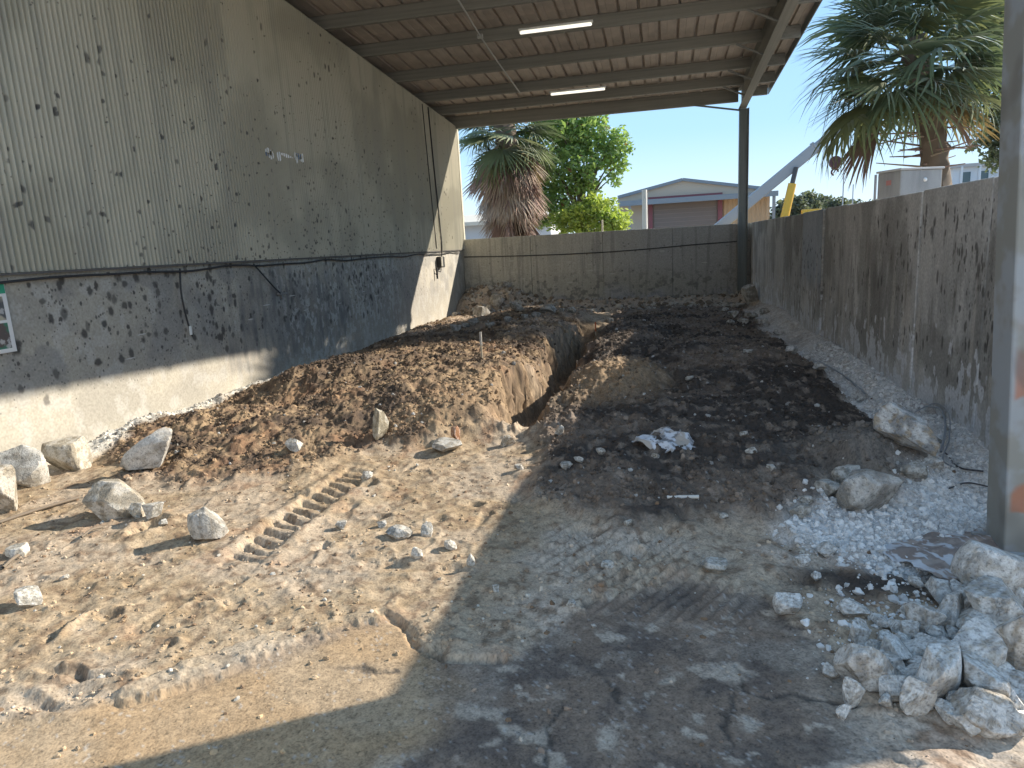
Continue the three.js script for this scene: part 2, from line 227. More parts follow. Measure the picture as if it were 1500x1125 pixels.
{
  const nx = 700, nz = 700, P = new Float32Array(nx * nz * 3), C = new Float32Array(nx * nz * 3), U = new Float32Array(nx * nz * 2), zone = new Uint8Array(nx * nz);
  for (let j = 0; j < nz; j++) {
    const z = GZ0 * Math.pow(GZ1 / GZ0, Math.pow(j / (nz - 1), 0.86));
    for (let i = 0; i < nx; i++) {
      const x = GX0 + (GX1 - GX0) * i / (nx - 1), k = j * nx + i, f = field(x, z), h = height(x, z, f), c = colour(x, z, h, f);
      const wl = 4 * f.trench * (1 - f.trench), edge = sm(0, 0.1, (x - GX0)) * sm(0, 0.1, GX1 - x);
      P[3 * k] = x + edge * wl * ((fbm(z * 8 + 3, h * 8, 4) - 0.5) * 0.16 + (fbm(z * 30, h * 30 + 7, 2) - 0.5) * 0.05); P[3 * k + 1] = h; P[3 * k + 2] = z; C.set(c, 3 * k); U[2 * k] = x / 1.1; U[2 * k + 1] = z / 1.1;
      zone[k] = f.trench > 0.5 ? 0 : f.L > 0.5 && z > -16.6 ? 1 : f.R > 0.5 && z > -16.6 ? 2 : 0;
    }
  }
  const idx = [[], [], []];
  for (let j = 0; j < nz - 1; j++) for (let i = 0; i < nx - 1; i++) { const a = j * nx + i, b = a + 1, c = a + nx, d = c + 1; idx[zone[a]].push(a, b, c, b, d, c); }
  const full = new THREE.BufferGeometry();
  full.setAttribute('position', new THREE.BufferAttribute(P, 3)); full.setAttribute('color', new THREE.BufferAttribute(C, 3)); full.setAttribute('uv', new THREE.BufferAttribute(U, 2));
  full.setIndex([].concat(idx[0])); full.setIndex(new THREE.BufferAttribute(Uint32Array.from(idx[0].concat(idx[1], idx[2])), 1)); full.computeVertexNormals();
  const N = full.attributes.normal.array;
  const sub = (ix) => {
    const map = new Int32Array(nx * nz).fill(-1); let n = 0; const p = [], c = [], u = [], nn = [], out = new Uint32Array(ix.length);
    for (let t = 0; t < ix.length; t++) { const v = ix[t]; if (map[v] < 0) { map[v] = n++; p.push(P[3 * v], P[3 * v + 1], P[3 * v + 2]); c.push(C[3 * v], C[3 * v + 1], C[3 * v + 2]); nn.push(N[3 * v], N[3 * v + 1], N[3 * v + 2]); u.push(U[2 * v], U[2 * v + 1]); } out[t] = map[v]; }
    const g = new THREE.BufferGeometry(); g.setAttribute('position', new THREE.Float32BufferAttribute(p, 3)); g.setAttribute('normal', new THREE.Float32BufferAttribute(nn, 3)); g.setAttribute('color', new THREE.Float32BufferAttribute(c, 3)); g.setAttribute('uv', new THREE.Float32BufferAttribute(u, 2)); g.setIndex(new THREE.BufferAttribute(out, 1)); return g;
  };
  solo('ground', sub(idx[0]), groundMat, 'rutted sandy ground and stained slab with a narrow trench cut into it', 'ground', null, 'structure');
  solo('soil_mound', sub(idx[1]), groundMat, 'brown clumpy soil mound along the clad shed wall', 'soil mound', null, 'structure');
  solo('soil_mound', sub(idx[2]), groundMat, 'dark damp soil mound beside the bare concrete wall under the palm', 'soil mound', null, 'structure');
  // the yard around it, out to the horizon
  const s = new THREE.Shape([[-400, -400], [400, -400], [400, 400], [-400, 400]].map(p => new THREE.Vector2(...p)));
  s.holes.push(new THREE.Path([[GX0, -GZ0], [GX0, -GZ1], [GX1, -GZ1], [GX1, -GZ0]].map(p => new THREE.Vector2(...p))));
  const g = new THREE.ShapeGeometry(s); g.rotateX(-Math.PI / 2);
  const uv = g.attributes.uv; for (let i = 0; i < uv.count; i++) uv.setXY(i, uv.getX(i) / 1.5, uv.getY(i) / 1.5);
  solo('yard', g, new THREE.MeshStandardMaterial({ color: new THREE.Color().setRGB(0.5, 0.44, 0.36), roughness: 0.97, map: grainMap }), 'flat sandy yard stretching away outside the walls', 'yard', null, 'structure');
}
function hit(px, py) { let y = 0, p; for (let k = 0; k < 14; k++) { p = onY(px, py, y); if (p.z < GZ1 + 0.1) p.z = GZ1 + 0.1; y = lerp(y, clamp(height(p.x, p.z), -0.5, 0.7), 0.6); } p.y = height(p.x, p.z); return p; }
// ---------------------------------------------------------------- wall surfaces: stains and mud splashes
class Strip {      // a long wall surface in two stretches, the nearer one finer
  constructor(split, len, w, h, wf, hf, mh, fn, o0 = 0) { this.split = split; this.o0 = o0; this.len = len; this.a = new Paint(w, h, split - o0, mh, (u, v) => fn(u + o0, v)); this.b = new Paint(wf, hf, len - split, mh, (u, v) => fn(u + split, v)); }
  splat(u, ...r) { this.a.splat(u - this.o0, ...r); this.b.splat(u - this.split, ...r); }
  mats(rough) { return [this.a, this.b].map(p => new THREE.MeshStandardMaterial({ map: p.texture(), roughness: rough })); }
}
class Paint {
  constructor(w, h, mw, mh, fn) { Object.assign(this, { w, h, mw, mh }); this.d = new Float32Array(w * h * 3); for (let j = 0; j < h; j++) for (let i = 0; i < w; i++) this.d.set(fn((i + 0.5) / w * mw, (j + 0.5) / h * mh), (j * w + i) * 3); }
  splat(x, y, rx, ry, col, al, seed = 0, tilt = 0) {
    const { w, h, mw, mh, d } = this, i0 = Math.floor((x - rx * 1.6) / mw * w), i1 = Math.ceil((x + rx * 1.6) / mw * w), j0 = Math.floor((y - ry * 1.6) / mh * h), j1 = Math.ceil((y + ry * 1.6) / mh * h);
    for (let j = Math.max(0, j0); j <= Math.min(h - 1, j1); j++) for (let i = Math.max(0, i0); i <= Math.min(w - 1, i1); i++) {
      const dy = ((j + 0.5) / h * mh - y) / ry, dx = ((i + 0.5) / w * mw - x - tilt * dy * ry) / rx, r = Math.hypot(dx, dy), an = Math.atan2(dy, dx), lim = 0.75 + 0.5 * n2(an * 1.6 + seed, seed * 1.7) ;
      const t = al * sm(lim, lim * 0.45, r); if (t > 0) { const o = (j * w + i) * 3; for (let k = 0; k < 3; k++) d[o + k] = lerp(d[o + k], col[k], t); }
    }
  }
  texture() { const { w, d } = this; return tex(w, this.h, (i, j) => { const o = (j * w + i) * 3; return [d[o], d[o + 1], d[o + 2]]; }); }
}
const MUD = [0.06, 0.055, 0.05];
// left shed: u = distance from z = -1 going back, v = height
const LZ0 = -1.0, LZ1 = -18.1, LLEN = LZ0 - LZ1;
const LSPLIT = 8.5, LOFF = 2.8;
const leftConc = new Strip(LSPLIT, LLEN, 2048, 640, 1024, 256, 1.9, (u, v) => {
  const z = LZ0 - u; let k = [0.42, 0.385, 0.318];
  const a = fbm(u * 1.1, v * 1.6, 4), b = fbm(u * 9, v * 6, 4), st = fbm(u * 13, v * 0.8 + 9, 4);
  k = mix3(k, [0.345, 0.32, 0.272], sm(0.4, 0.66, a)); k = mix3(k, [0.46, 0.44, 0.4], 0.6 * sm(0.5, 0.72, b));
  const g = bump(u, v, 7.9, 0.85, 2.3, 0.65, 1.4); k = mix3(k, [0.215, 0.195, 0.17], 0.85 * g * sm(0.25, 0.55, st * 0.6 + 0.5 * a)); k = mix3(k, [0.24, 0.232, 0.218], 0.6 * sm(0.5, 0.64, fbm(u * 2.6 + 4, v * 2.6, 5)) * sm(0.5, 0.8, v));
  const g2 = bump(u, v, 12.3, 0.9, 2.3, 0.75, 1.6); k = mix3(k, [0.29, 0.27, 0.245], 0.75 * g2 * sm(0.25, 0.55, st));
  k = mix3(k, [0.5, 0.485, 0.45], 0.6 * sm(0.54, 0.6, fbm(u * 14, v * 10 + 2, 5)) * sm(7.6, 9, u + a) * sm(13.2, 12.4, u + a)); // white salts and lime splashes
  const m = 0.86 + 0.28 * n2(u * 70, v * 70); return k.map(q => q * m);
}, LOFF);
{
  const r = rng(5);
  for (let i = 0; i < 1100; i++) { const u = 3 + 8.5 * Math.pow(r(), 0.9), v = 0.55 + 1.1 * r(), s = 0.007 + 0.045 * Math.pow(r(), 3.6); if (fbm(u * 1.7, v * 1.7 + 9, 3) < 0.24 + 0.22 * r()) continue; if (v < 0.75 && r() < 0.6) continue; leftConc.splat(u, v, s, s * (0.9 + 0.8 * r()), MUD, 0.6 + 0.35 * r(), i); }
  for (let i = 0; i < 1600; i++) { const u = 3 + 6.5 * Math.pow(r(), 0.9), v = 0.5 + 1.15 * r(), s = 0.003 + 0.006 * r(); if (fbm(u * 2.2, v * 2.2 + 5, 3) < 0.32 + 0.2 * r()) continue; leftConc.splat(u, v, s, s * (1 + r()), MUD, 0.45 + 0.4 * r(), i); }
  for (let i = 0; i < 18; i++) { const u = 3.2 + 5.2 * r(), v = 0.75 + 0.8 * r(), s = 0.025 + 0.035 * r(); leftConc.splat(u, v, s, s * (1 + 0.6 * r()), MUD, 0.9, i * 3.1); for (let k = 0; k < 6; k++) leftConc.splat(u + (r() - 0.5) * 0.3, v + (r() - 0.5) * 0.3, 0.014, 0.016, MUD, 0.8, k + i); }
  for (let i = 0; i < 120; i++) leftConc.splat(6.4 + 3.6 * r(), 0.4 + 1 * r(), 0.03 + 0.05 * r(), 0.1 + 0.25 * r(), [0.16, 0.155, 0.15], 0.4, i);
  for (let i = 0; i < 500; i++) leftConc.splat(10 + 4 * r(), 0.7 + 0.95 * r(), 0.008 + 0.02 * r() * r(), 0.015 + 0.04 * r() * r(), MUD, 0.6, i);
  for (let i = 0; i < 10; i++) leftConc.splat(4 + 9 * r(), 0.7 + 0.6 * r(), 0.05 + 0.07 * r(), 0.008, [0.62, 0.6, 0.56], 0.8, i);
}
const leftClad = new Strip(LSPLIT, LLEN, 2048, 1024, 1280, 512, 4.0, (u, v) => {
  const a = fbm(u * 0.8 + 3, v * 0.9, 4), st = fbm(u * 9, v * 0.5 + 4, 3);
  let k = mix3([0.46, 0.43, 0.335], [0.36, 0.335, 0.26], sm(0.42, 0.65, a)); k = mix3(k, [0.32, 0.305, 0.25], 0.5 * sm(0.5, 0.7, st)); return k;
}, LOFF);
{
  const r = rng(9);
  for (let i = 0; i < 1100; i++) { const u = 3 + 13 * r(), v = 3.6 * Math.pow(r(), 1.35), s = 0.006 + 0.026 * Math.pow(r(), 5); leftClad.splat(u, v, s, s * (1.2 + 1.2 * r()), MUD, 0.55 + 0.4 * r(), i, (r() - 0.5) * 0.6); }
  for (let i = 0; i < 2000; i++) { const u = 4.5 + 10.5 * (r() + r()) / 2, v = 2.3 * Math.pow(r(), 1.9); const s = 0.004 + 0.017 * Math.pow(r(), 4); leftClad.splat(u, v, s, s * (1.1 + 0.9 * r()), MUD, 0.6 + 0.35 * r(), i); }
  for (const [px, py] of [[52, 162], [75, 162], [250, 88], [148, 315], [312, 245], [418, 275], [170, 252], [21, 297], [375, 120], [530, 128], [280, 185], [232, 198]]) { const p = onX(px, py, XL); for (let k = 0; k < 3; k++) leftClad.splat(LZ0 - p.z + (r() - 0.5) * 0.07, p.y - CLADY + (r() - 0.5) * 0.06, 0.015 + 0.015 * r(), 0.03, MUD, 0.9, k + px, 0.3); }
}
// back wall: u = x - XL
const backTex = new Paint(1024, 288, 7.6, 2.0, (u, v) => {
  const a = fbm(u * 1.2, v * 1.5, 4), st = fbm(u * 12, v * 0.7, 4), b = fbm(u * 10, v * 10, 3);
  let k = mix3([0.39, 0.37, 0.315], [0.45, 0.425, 0.36], sm(0.35, 0.6, st)); k = mix3(k, [0.33, 0.32, 0.3], sm(3, 5.5, u + (a - 0.5) * 2)); k = mix3(k, [0.3, 0.29, 0.24], 0.7 * bump(u, v, 4.3, 0.55, 2, 0.4, 1.4));
  k = mix3(k, [0.12, 0.12, 0.11], 0.7 * sm(0.52, 0.7, b) * sm(1.2, 0.4, v)); k = mix3(k, [0.36, 0.37, 0.4], 0.6 * sm(0.5, 0.68, a) * sm(0.8, 0.1, v)); k = mix3(k, [0.2, 0.195, 0.175], 0.5 * sm(0.57, 0.72, st));
  const m = 0.85 + 0.3 * n2(u * 60, v * 60); return k.map(q => q * m);
});
{ const r = rng(21); for (let i = 0; i < 160; i++) { const s = 0.012 + 0.03 * r() * r(); backTex.splat(7.4 * r(), 0.3 + 1.4 * r(), s, s, MUD, 0.5, i); } for (let i = 0; i < 16; i++) backTex.splat(0.5 + 6 * r(), 0.6 + 0.8 * r(), 0.05 + 0.06 * r(), 0.02, [0.5, 0.48, 0.42], 0.8, i, 0.1); }
// right wall: u = distance from z = -3.9 going back
const RZ0 = -3.9, RLEN = 14.2;
const panelEdges = [-3.98, -5.19, -6.46, -8.9, -10.02, -11.39, -13.07, -17.98];
const rightTex = new Strip(5.0, RLEN, 2048, 768, 1536, 320, 2.0, (u, v) => {
  const z = RZ0 - u, a = fbm(u * 1.4, v * 1.5, 4), st = fbm(u * 9, v * 2.2, 4), st2 = fbm(u * 26, v * 3.2 + 3, 3), b = fbm(u * 12, v * 9, 3);
  let k = mix3([0.54, 0.53, 0.505], [0.46, 0.45, 0.43], sm(0.36, 0.62, st)); k = mix3(k, [0.58, 0.56, 0.525], 0.4 * sm(0.55, 0.75, st2)); const pn = panelEdges.findIndex(q => q < z); k = k.map(q => q * [1, 1, 0.96, 1.04, 0.86, 1.1, 0.84, 0.95][Math.max(0, pn)]);
  const dk = Math.max(bump(u, v, 3.9, 1.0, 0.9, 0.8, 1.4), 0.75 * bump(u, v, 1.4, 0.95, 0.7, 0.6, 1.5)); k = mix3(k, [0.17, 0.163, 0.15], dk * 0.85 * sm(0.36, 0.6, 0.55 * fbm(u * 3.2 + 2, v * 2.1, 4) + 0.45 * st));
  k = mix3(k, [0.25, 0.24, 0.22], 0.7 * sm(0.5, 0.66, fbm(u * 1.9 + 12, v * 1.6, 4)) * sm(0.15, 0.5, v)); k = mix3(k, [0.24, 0.225, 0.2], 0.5 * sm(0.52, 0.66, st) * sm(5, 7, u) * sm(0.2, 0.5, v));
  if (z < -10.05 && z > -11.39) k = mix3(k, [0.36, 0.4, 0.45], 0.75 * sm(0.7, 1.1, v)); 
  k = mix3(k, [0.52, 0.48, 0.42], 0.5 * sm(0.6, 0.72, fbm(u * 14 + 4, v * 1.1, 3)) * sm(1.7, 0.9, v));
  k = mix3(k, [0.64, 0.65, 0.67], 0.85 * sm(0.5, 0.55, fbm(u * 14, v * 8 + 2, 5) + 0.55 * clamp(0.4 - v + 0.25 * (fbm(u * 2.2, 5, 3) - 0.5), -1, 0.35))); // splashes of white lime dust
  const m = 0.84 + 0.32 * n2(u * 70, v * 70); return k.map(q => q * m);
});
{
  const r = rng(31);
  for (let i = 0; i < 900; i++) { const u = 0.2 + 3.6 * r() * (0.5 + r()), v = 0.45 + 1.35 * Math.pow(r(), 0.8); if (fbm(u * 3, v * 2 + 8, 3) < 0.34 + 0.22 * r()) continue; const s = 0.005 + 0.026 * Math.pow(r(), 3.4); rightTex.splat(u, v, s, s * (1.4 + 1.8 * r()), MUD, 0.75, i); }
  for (let i = 0; i < 50; i++) { const u = 0.6 + 4.8 * r(), v = 0.7 + 0.9 * r(); rightTex.splat(u, v, 0.02 + 0.03 * r(), 0.08 + 0.16 * r(), [0.15, 0.14, 0.125], 0.4, i); }
  for (let i = 0; i < 90; i++) { const u = 5.4 + 3 * r(), v = 0.4 + 1.2 * r(), s = 0.02 + 0.03 * r() * r(); rightTex.splat(u, v, s, s * 1.3, MUD, 0.7, i); }
}
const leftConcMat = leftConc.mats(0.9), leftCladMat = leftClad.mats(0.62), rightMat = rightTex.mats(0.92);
const backMat = new THREE.MeshStandardMaterial({ map: backTex.texture(), roughness: 0.94 });
function uvBy(g, fu, fv) { const p = g.attributes.position, u = g.attributes.uv; for (let i = 0; i < p.count; i++) u.setXY(i, fu(p.getX(i), p.getY(i), p.getZ(i)), fv(p.getX(i), p.getY(i), p.getZ(i))); return g; }
const sealM = M([0.22, 0.21, 0.19]);
// slightly uneven panel: a box with a finer, gently warped face and rough top edge
function panel(w, h, d, axis, seed) {
  const g = new RoundedBoxGeometry(axis === 'x' ? w : d, h, axis === 'x' ? d : w, 2, 0.012); return g;
}

const yS = z => 5.45 + 0.055 * (z + 10.96), wallTop = z => yS(z) - 0.245;
// ---------------------------------------------------------------- left shed wall
{
  const s = thing('shed_wall', 'tall ribbed cream clad wall above a mud splashed concrete base', 'wall', [XL, 0, 0]);
  const W = 0.3;
  const zs = LZ0 - LSPLIT;
  [[LZ0, zs, LOFF], [zs, LZ1, LSPLIT]].forEach(([za, zb, o], q) => {
    const mw = q ? LLEN - LSPLIT : LSPLIT - LOFF, fu = z => (LZ0 - z - o) / mw;
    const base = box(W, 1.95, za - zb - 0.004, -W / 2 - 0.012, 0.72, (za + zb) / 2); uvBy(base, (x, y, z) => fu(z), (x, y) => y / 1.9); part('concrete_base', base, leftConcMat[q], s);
    const seg = 10, pitch = 0.058, n = Math.round((za - zb) / pitch) * seg, P = [], U = [], I = [];
    for (let i = 0; i <= n; i++) { const z = za + (zb - za) * i / n, x = 0.004 + 0.034 * Math.pow(0.5 + 0.5 * Math.cos(2 * Math.PI * i / seg), 0.5); for (const y of [CLADY, wallTop(z)]) { P.push(x, y, z); U.push(fu(z), (y - CLADY) / 4.0); } if (i < n) { const k = 2 * i; I.push(k, k + 1, k + 2, k + 1, k + 3, k + 2); } }
    const g = new THREE.BufferGeometry(); g.setAttribute('position', new THREE.Float32BufferAttribute(P, 3)); g.setAttribute('uv', new THREE.Float32BufferAttribute(U, 2)); g.setIndex(I); g.computeVertexNormals(); part('ribbed_cladding', g, leftCladMat[q], s);
  });
  const lin = new THREE.Shape([[-LZ0, 1.72], [-LZ1 - 0.03, 1.72], [-LZ1 - 0.03, wallTop(LZ1) - 0.01], [-LZ0, wallTop(LZ0) - 0.01]].map(p => new THREE.Vector2(...p))), lg = new THREE.ExtrudeGeometry(lin, { depth: 0.2, bevelEnabled: false }); lg.rotateY(Math.PI / 2); lg.translate(-0.3, 0, 0); part('back_lining', lg, M([0.4, 0.39, 0.36]), s);
  part('inner_wall', box(0.2, 6.2, LLEN + 0.2, -1.45, 3.1, (LZ0 + LZ1) / 2), M([0.3, 0.29, 0.27]), s); part('end_wall', box(1.25, 4.9, 0.1, -0.75, 2.45, LZ1 + 0.08), M([0.42, 0.4, 0.35]), s);
  const cream = M([0.5, 0.47, 0.38], 0.6);
  part('corner_flashing', mergeGeometries([box(0.045, 3.06, 0.12, 0.03, 3.21, LZ1 + 0.045, 0.004), box(0.4, 3.06, 0.02, -0.17, 3.21, LZ1 - 0.025, 0.004)]), cream, s);
  part('drip_flashing', box(0.05, 0.018, LLEN, 0.015, CLADY - 0.012, (LZ0 + LZ1) / 2), M([0.12, 0.11, 0.1], 0.7), s);
}
// ---------------------------------------------------------------- back wall
{
  const s = thing('concrete_wall', 'low stained olive grey concrete wall with trees behind it', 'wall', [0, 0, ZB]);
  const e = [XL - 0.01, -3.4, -1.5, 0.25, XR + 0.2];
  for (let i = 0; i + 1 < e.length; i++) { const w = e[i + 1] - e[i] - 0.006, g = panel(w, WALLH + 0.2, 0.2, 'x'); g.translate((e[i] + e[i + 1]) / 2, WALLH / 2 - 0.1, -0.1 - 0.006 * (i % 2)); uvBy(g, x => (x - XL) / 7.6, (x, y) => y / 2.0); part('wall_panel', g, backMat, s); if (i) part('joint_seal', box(0.05, WALLH - 0.04, 0.1, e[i], WALLH / 2 - 0.02, -0.11), sealM, s); }
}
// ---------------------------------------------------------------- right wall
{
  const s = thing('concrete_wall', 'streaked grey precast concrete wall with white dusted foot below the palm', 'wall', [XR, 0, 0]);
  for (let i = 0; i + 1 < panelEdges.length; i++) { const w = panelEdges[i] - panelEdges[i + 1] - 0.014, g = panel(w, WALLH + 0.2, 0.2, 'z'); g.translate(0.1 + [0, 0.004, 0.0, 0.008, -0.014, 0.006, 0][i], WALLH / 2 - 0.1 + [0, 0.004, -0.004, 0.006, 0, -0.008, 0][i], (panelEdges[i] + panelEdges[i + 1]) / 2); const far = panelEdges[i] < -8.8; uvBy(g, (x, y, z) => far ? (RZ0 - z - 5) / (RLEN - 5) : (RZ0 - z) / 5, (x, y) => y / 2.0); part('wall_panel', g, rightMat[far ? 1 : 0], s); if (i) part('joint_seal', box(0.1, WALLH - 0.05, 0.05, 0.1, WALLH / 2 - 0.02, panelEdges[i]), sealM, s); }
}
// ---------------------------------------------------------------- added panel, unseen on the right, put there to shade the near slab
{
  const t = thing('added_shade_panel', 'tall added panel outside the streaked wall that shades the near slab', 'panel', [3.45, 0, -4.3]);
  part('slab', box(0.16, 3.7, 1.0, 0, 1.83, 0, 0.012), M([0.4, 0.385, 0.36]), t);
  part('prop', bar([0.08, 2.4, -0.3], [1.5, 0, -0.3], 0.04, 0.04), M([0.3, 0.3, 0.3], 0.6), t); part('prop', bar([0.08, 2.4, 0.3], [1.5, 0, 0.3], 0.04, 0.04), M([0.3, 0.3, 0.3], 0.6), t);
}

// ---------------------------------------------------------------- added pale shed, unseen behind the camera, put there to bounce light into the bay
{
  const t = thing('added_bounce_shed', 'long white added shed behind the camera bouncing light into the bay', 'building', [-2, 0, 11]), wm = M([0.78, 0.76, 0.72], 0.8);
  part('wall', box(30, 8, 6, 0, 4, 3), wm, t);
  const s = new THREE.Shape([[-0.5, 0], [6.5, 0], [6.5, 0.15], [3, 1.2], [-0.5, 0.15]].map(p => new THREE.Vector2(...p))), g = new THREE.ExtrudeGeometry(s, { depth: 31, bevelEnabled: false }); g.rotateY(-Math.PI / 2); g.translate(15.5, 8, 0); part('roof', g, M([0.5, 0.5, 0.5]), t);
  for (const x of [-9, 0, 9]) { const d = part('roller_door', box(3.6, 4, 0.08, x, 2, -0.05), M([0.5, 0.52, 0.54], 0.6), t); for (let i = 0; i < 12; i++) part('slat', box(3.56, 0.03, 0.04, x, 0.3 + i * 0.32, -0.1), wm, d); }
}

// ---------------------------------------------------------------- canopy: posts, rafter, purlins, sheets
const ROOFX1 = 2.5, ROOFZ0 = -3.3, ROOFZ1 = -18.25, slope = Math.atan(0.055);
const galvTex = tex(256, 256, (i, j) => { const v = 0.75 + 0.4 * (fbm(i / 40, j / 40, 4) - 0.5) + 0.12 * (hsh(i, j) - 0.5); return [v, v, v * 0.97]; }, true, true);
{
  const s = thing('canopy', 'open steel canopy with ribbed roof sheets on purlins and posts', 'canopy', [0, 0, 0]);
  const steel = M([0.3, 0.3, 0.285], 0.65, { map: galvTex }), purl = M([0.3, 0.29, 0.26], 0.7, { map: galvTex }), sheet = M([0.62, 0.53, 0.465], 0.75, { map: galvTex }), blue = M([0.24, 0.27, 0.275], 0.55, { map: galvTex });
  // roof sheets: two raised ribs each
  const nS = 14, x0 = XL - 1.34, wS = (ROOFX1 - x0) / nS;
  const prof = []; for (let k = 0; k < 2; k++) { const o = k * wS / 2; prof.push([o, 0], [o + 0.05, 0], [o + 0.062, 0.042], [o + 0.098, 0.042], [o + 0.11, 0], [o + 0.2, 0], [o + 0.206, 0.005], [o + 0.218, 0.005], [o + 0.224, 0]); } prof.push([wS + 0.035, 0]);
  const P = [], I = []; prof.forEach(([x, y], i) => { P.push(x, y + yS(ROOFZ0), ROOFZ0, x, y + yS(ROOFZ1), ROOFZ1); if (i) { const a = 2 * i - 2; I.push(a, a + 1, a + 2, a + 1, a + 3, a + 2); } });
  const sg = new THREE.BufferGeometry(); sg.setAttribute('position', new THREE.Float32BufferAttribute(P, 3)); sg.setAttribute('uv', new THREE.Float32BufferAttribute(P.flatMap((v, i) => i % 3 === 0 ? [v, P[i + 2] / 2] : []), 2)); sg.setIndex(I); const sgf = sg.toNonIndexed(); sgf.computeVertexNormals();
  for (let k = 0; k < nS; k++) { const m = part('roof_sheet', sgf, sheet, s); m.position.x = x0 + k * wS; m.position.y = 0.004 * (k % 2); }
  // purlins
  const pz = [-17.95, -16.85, -15.6, -14.0, -12.35, -10.95, -9.6, -8.2, -6.8, -5.4, -4.1];
  const cee = (L, deep) => { const g = mergeGeometries([box(L, deep, 0.012, 0, -deep / 2, 0), box(L, 0.012, 0.075, 0, -0.006, -0.043), box(L, 0.012, 0.075, 0, -deep + 0.006, -0.043), box(L, 0.03, 0.006, 0, -deep + 0.026, -0.08)]); return g; };
  const gMain = cee(8.3, 0.2), gEave = cee(8.3, 0.3), gOut = cee(0.46, 0.2);
  pz.forEach((z, i) => { const m = part('purlin', i ? gMain : gEave, purl, s); m.position.set(1.8 - 4.15, yS(z) - 0.006, z); const o = part('outrigger', gOut, steel, s); o.position.set(2.225, yS(z) - 0.006, z); });
  // rafter along the open side: I section following the slope
  const rl = ROOFZ0 - ROOFZ1 - 0.3, rc = (ROOFZ0 + ROOFZ1) / 2, rr = part('rafter', mergeGeometries([box(0.018, 0.44, rl), box(0.17, 0.022, rl, 0, -0.23, 0), box(0.17, 0.02, rl, 0, 0.228, 0)]), purl, s); rr.position.set(1.89, yS(rc) - 0.245, rc); rr.rotation.x = -slope; 
  // posts
  const post = (x, z, w, d, mat, top) => part('post', mergeGeometries([box(0.016, top + 0.1, d, -w / 2, top / 2 - 0.05, 0, 0.003), box(0.016, top + 0.1, d, w / 2, top / 2 - 0.05, 0, 0.003), box(w - 0.016, top + 0.1, 0.02, 0, top / 2 - 0.05, 0)]), mat, s).position.set(x, 0, z);
  post(1.92, -17.83, 0.2, 0.2, blue, yS(-17.83) - 0.5);
  const paintTex = tex(128, 1024, (i, j) => { const y = j / 1024 * 5, x = i / 128; const b = fbm(x * 4, y * 7, 4), c = fbm(x * 2 + 7, y * 2.2 + 3, 3); let k = mix3([0.27, 0.27, 0.245], [0.33, 0.35, 0.37], sm(0.4, 0.65, b)); const o = sm(0.55, 0.62, fbm(x * 1.6 + 2, y * 3.1 + 6, 4)) * sm(1.3, 0.8, y) * sm(0.33, 0.37, x); k = mix3(k, [0.42, 0.15, 0.07], o * 0.75); k = mix3(k, [0.12, 0.11, 0.1], 0.5 * sm(0.62, 0.75, c)); return k; });
  const nearMat = new THREE.MeshStandardMaterial({ map: paintTex, roughness: 0.65 });
  const LEAN = 0.045, nt = yS(-3.85) - 0.02, np = box(0.24, nt + 0.1, 0.2, 0, nt / 2 - 0.05, 0, 0.012); uvBy(np, (x, y, z) => (x + z + 0.22) * 1.6, (x, y) => y / 5); const npm = part('post', np, nearMat, s); npm.position.set(1.73, 0, -3.6); npm.rotation.z = LEAN; npm.userData.label = 'near post with orange paint marks at its foot';
  part('base_plate', box(0.34, 0.02, 0.3, 1.73, 0.06, -3.6, 0.004), nearMat, s);
  // edge trim, fly braces, knee brace
  const bl = Math.hypot(ROOFZ0 - ROOFZ1, yS(ROOFZ0) - yS(ROOFZ1)), bt = part('barge_trim', box(0.02, 0.2, bl, 0, 0, 0), blue, s); bt.position.set(ROOFX1 + 0.01, yS(rc) - 0.04, rc); bt.rotation.x = -slope;
  for (const z of [-16.85, -15.6, -14.0, -12.35, -9.6, -6.8]) part('fly_brace', bar([1.35, yS(z) - 0.22, z + 0.03], [1.86, yS(z) - 0.46, z + 0.03], 0.022, 0.022, 6), steel, s);
  part('knee_brace', bar([0.75, yS(-17.9) - 0.3, -17.9], [1.82, yS(-17.9) - 0.52, -17.86], 0.022, 0.022, 8), blue, s);
}
// ceiling lights (lit tubes) and conduit
function light(x, z, where) {
  const y = yS(z) - 0.24, t = thing('ceiling_light', 'lit white tube light ' + where, 'ceiling light', [x, y, z], 'tube lights under the canopy');
  part('batten', box(1.22, 0.035, 0.06, 0, -0.02, 0, 0.006), M([0.75, 0.75, 0.72], 0.5), t);
  part('tube', new THREE.CapsuleGeometry(0.024, 1.14, 3, 10).rotateZ(Math.PI / 2).translate(0, -0.064, 0), new THREE.MeshStandardMaterial({ color: 0xffffff, emissive: new THREE.Color(1, 0.95, 0.8), emissiveIntensity: 0.3, roughness: 0.4 }), t);
  const l = new THREE.RectAreaLight(new THREE.Color(1, 0.95, 0.82), 0.5, 1.14, 0.05); l.name = 'tube_glow'; l.position.set(0, -0.1, 0); l.rotation.x = -Math.PI / 2; t.add(l);
}
light(-1.66, -11.88, 'on the purlin further from the concrete wall behind'); light(-1.76, -15.7, 'on the purlin close to the back eave');
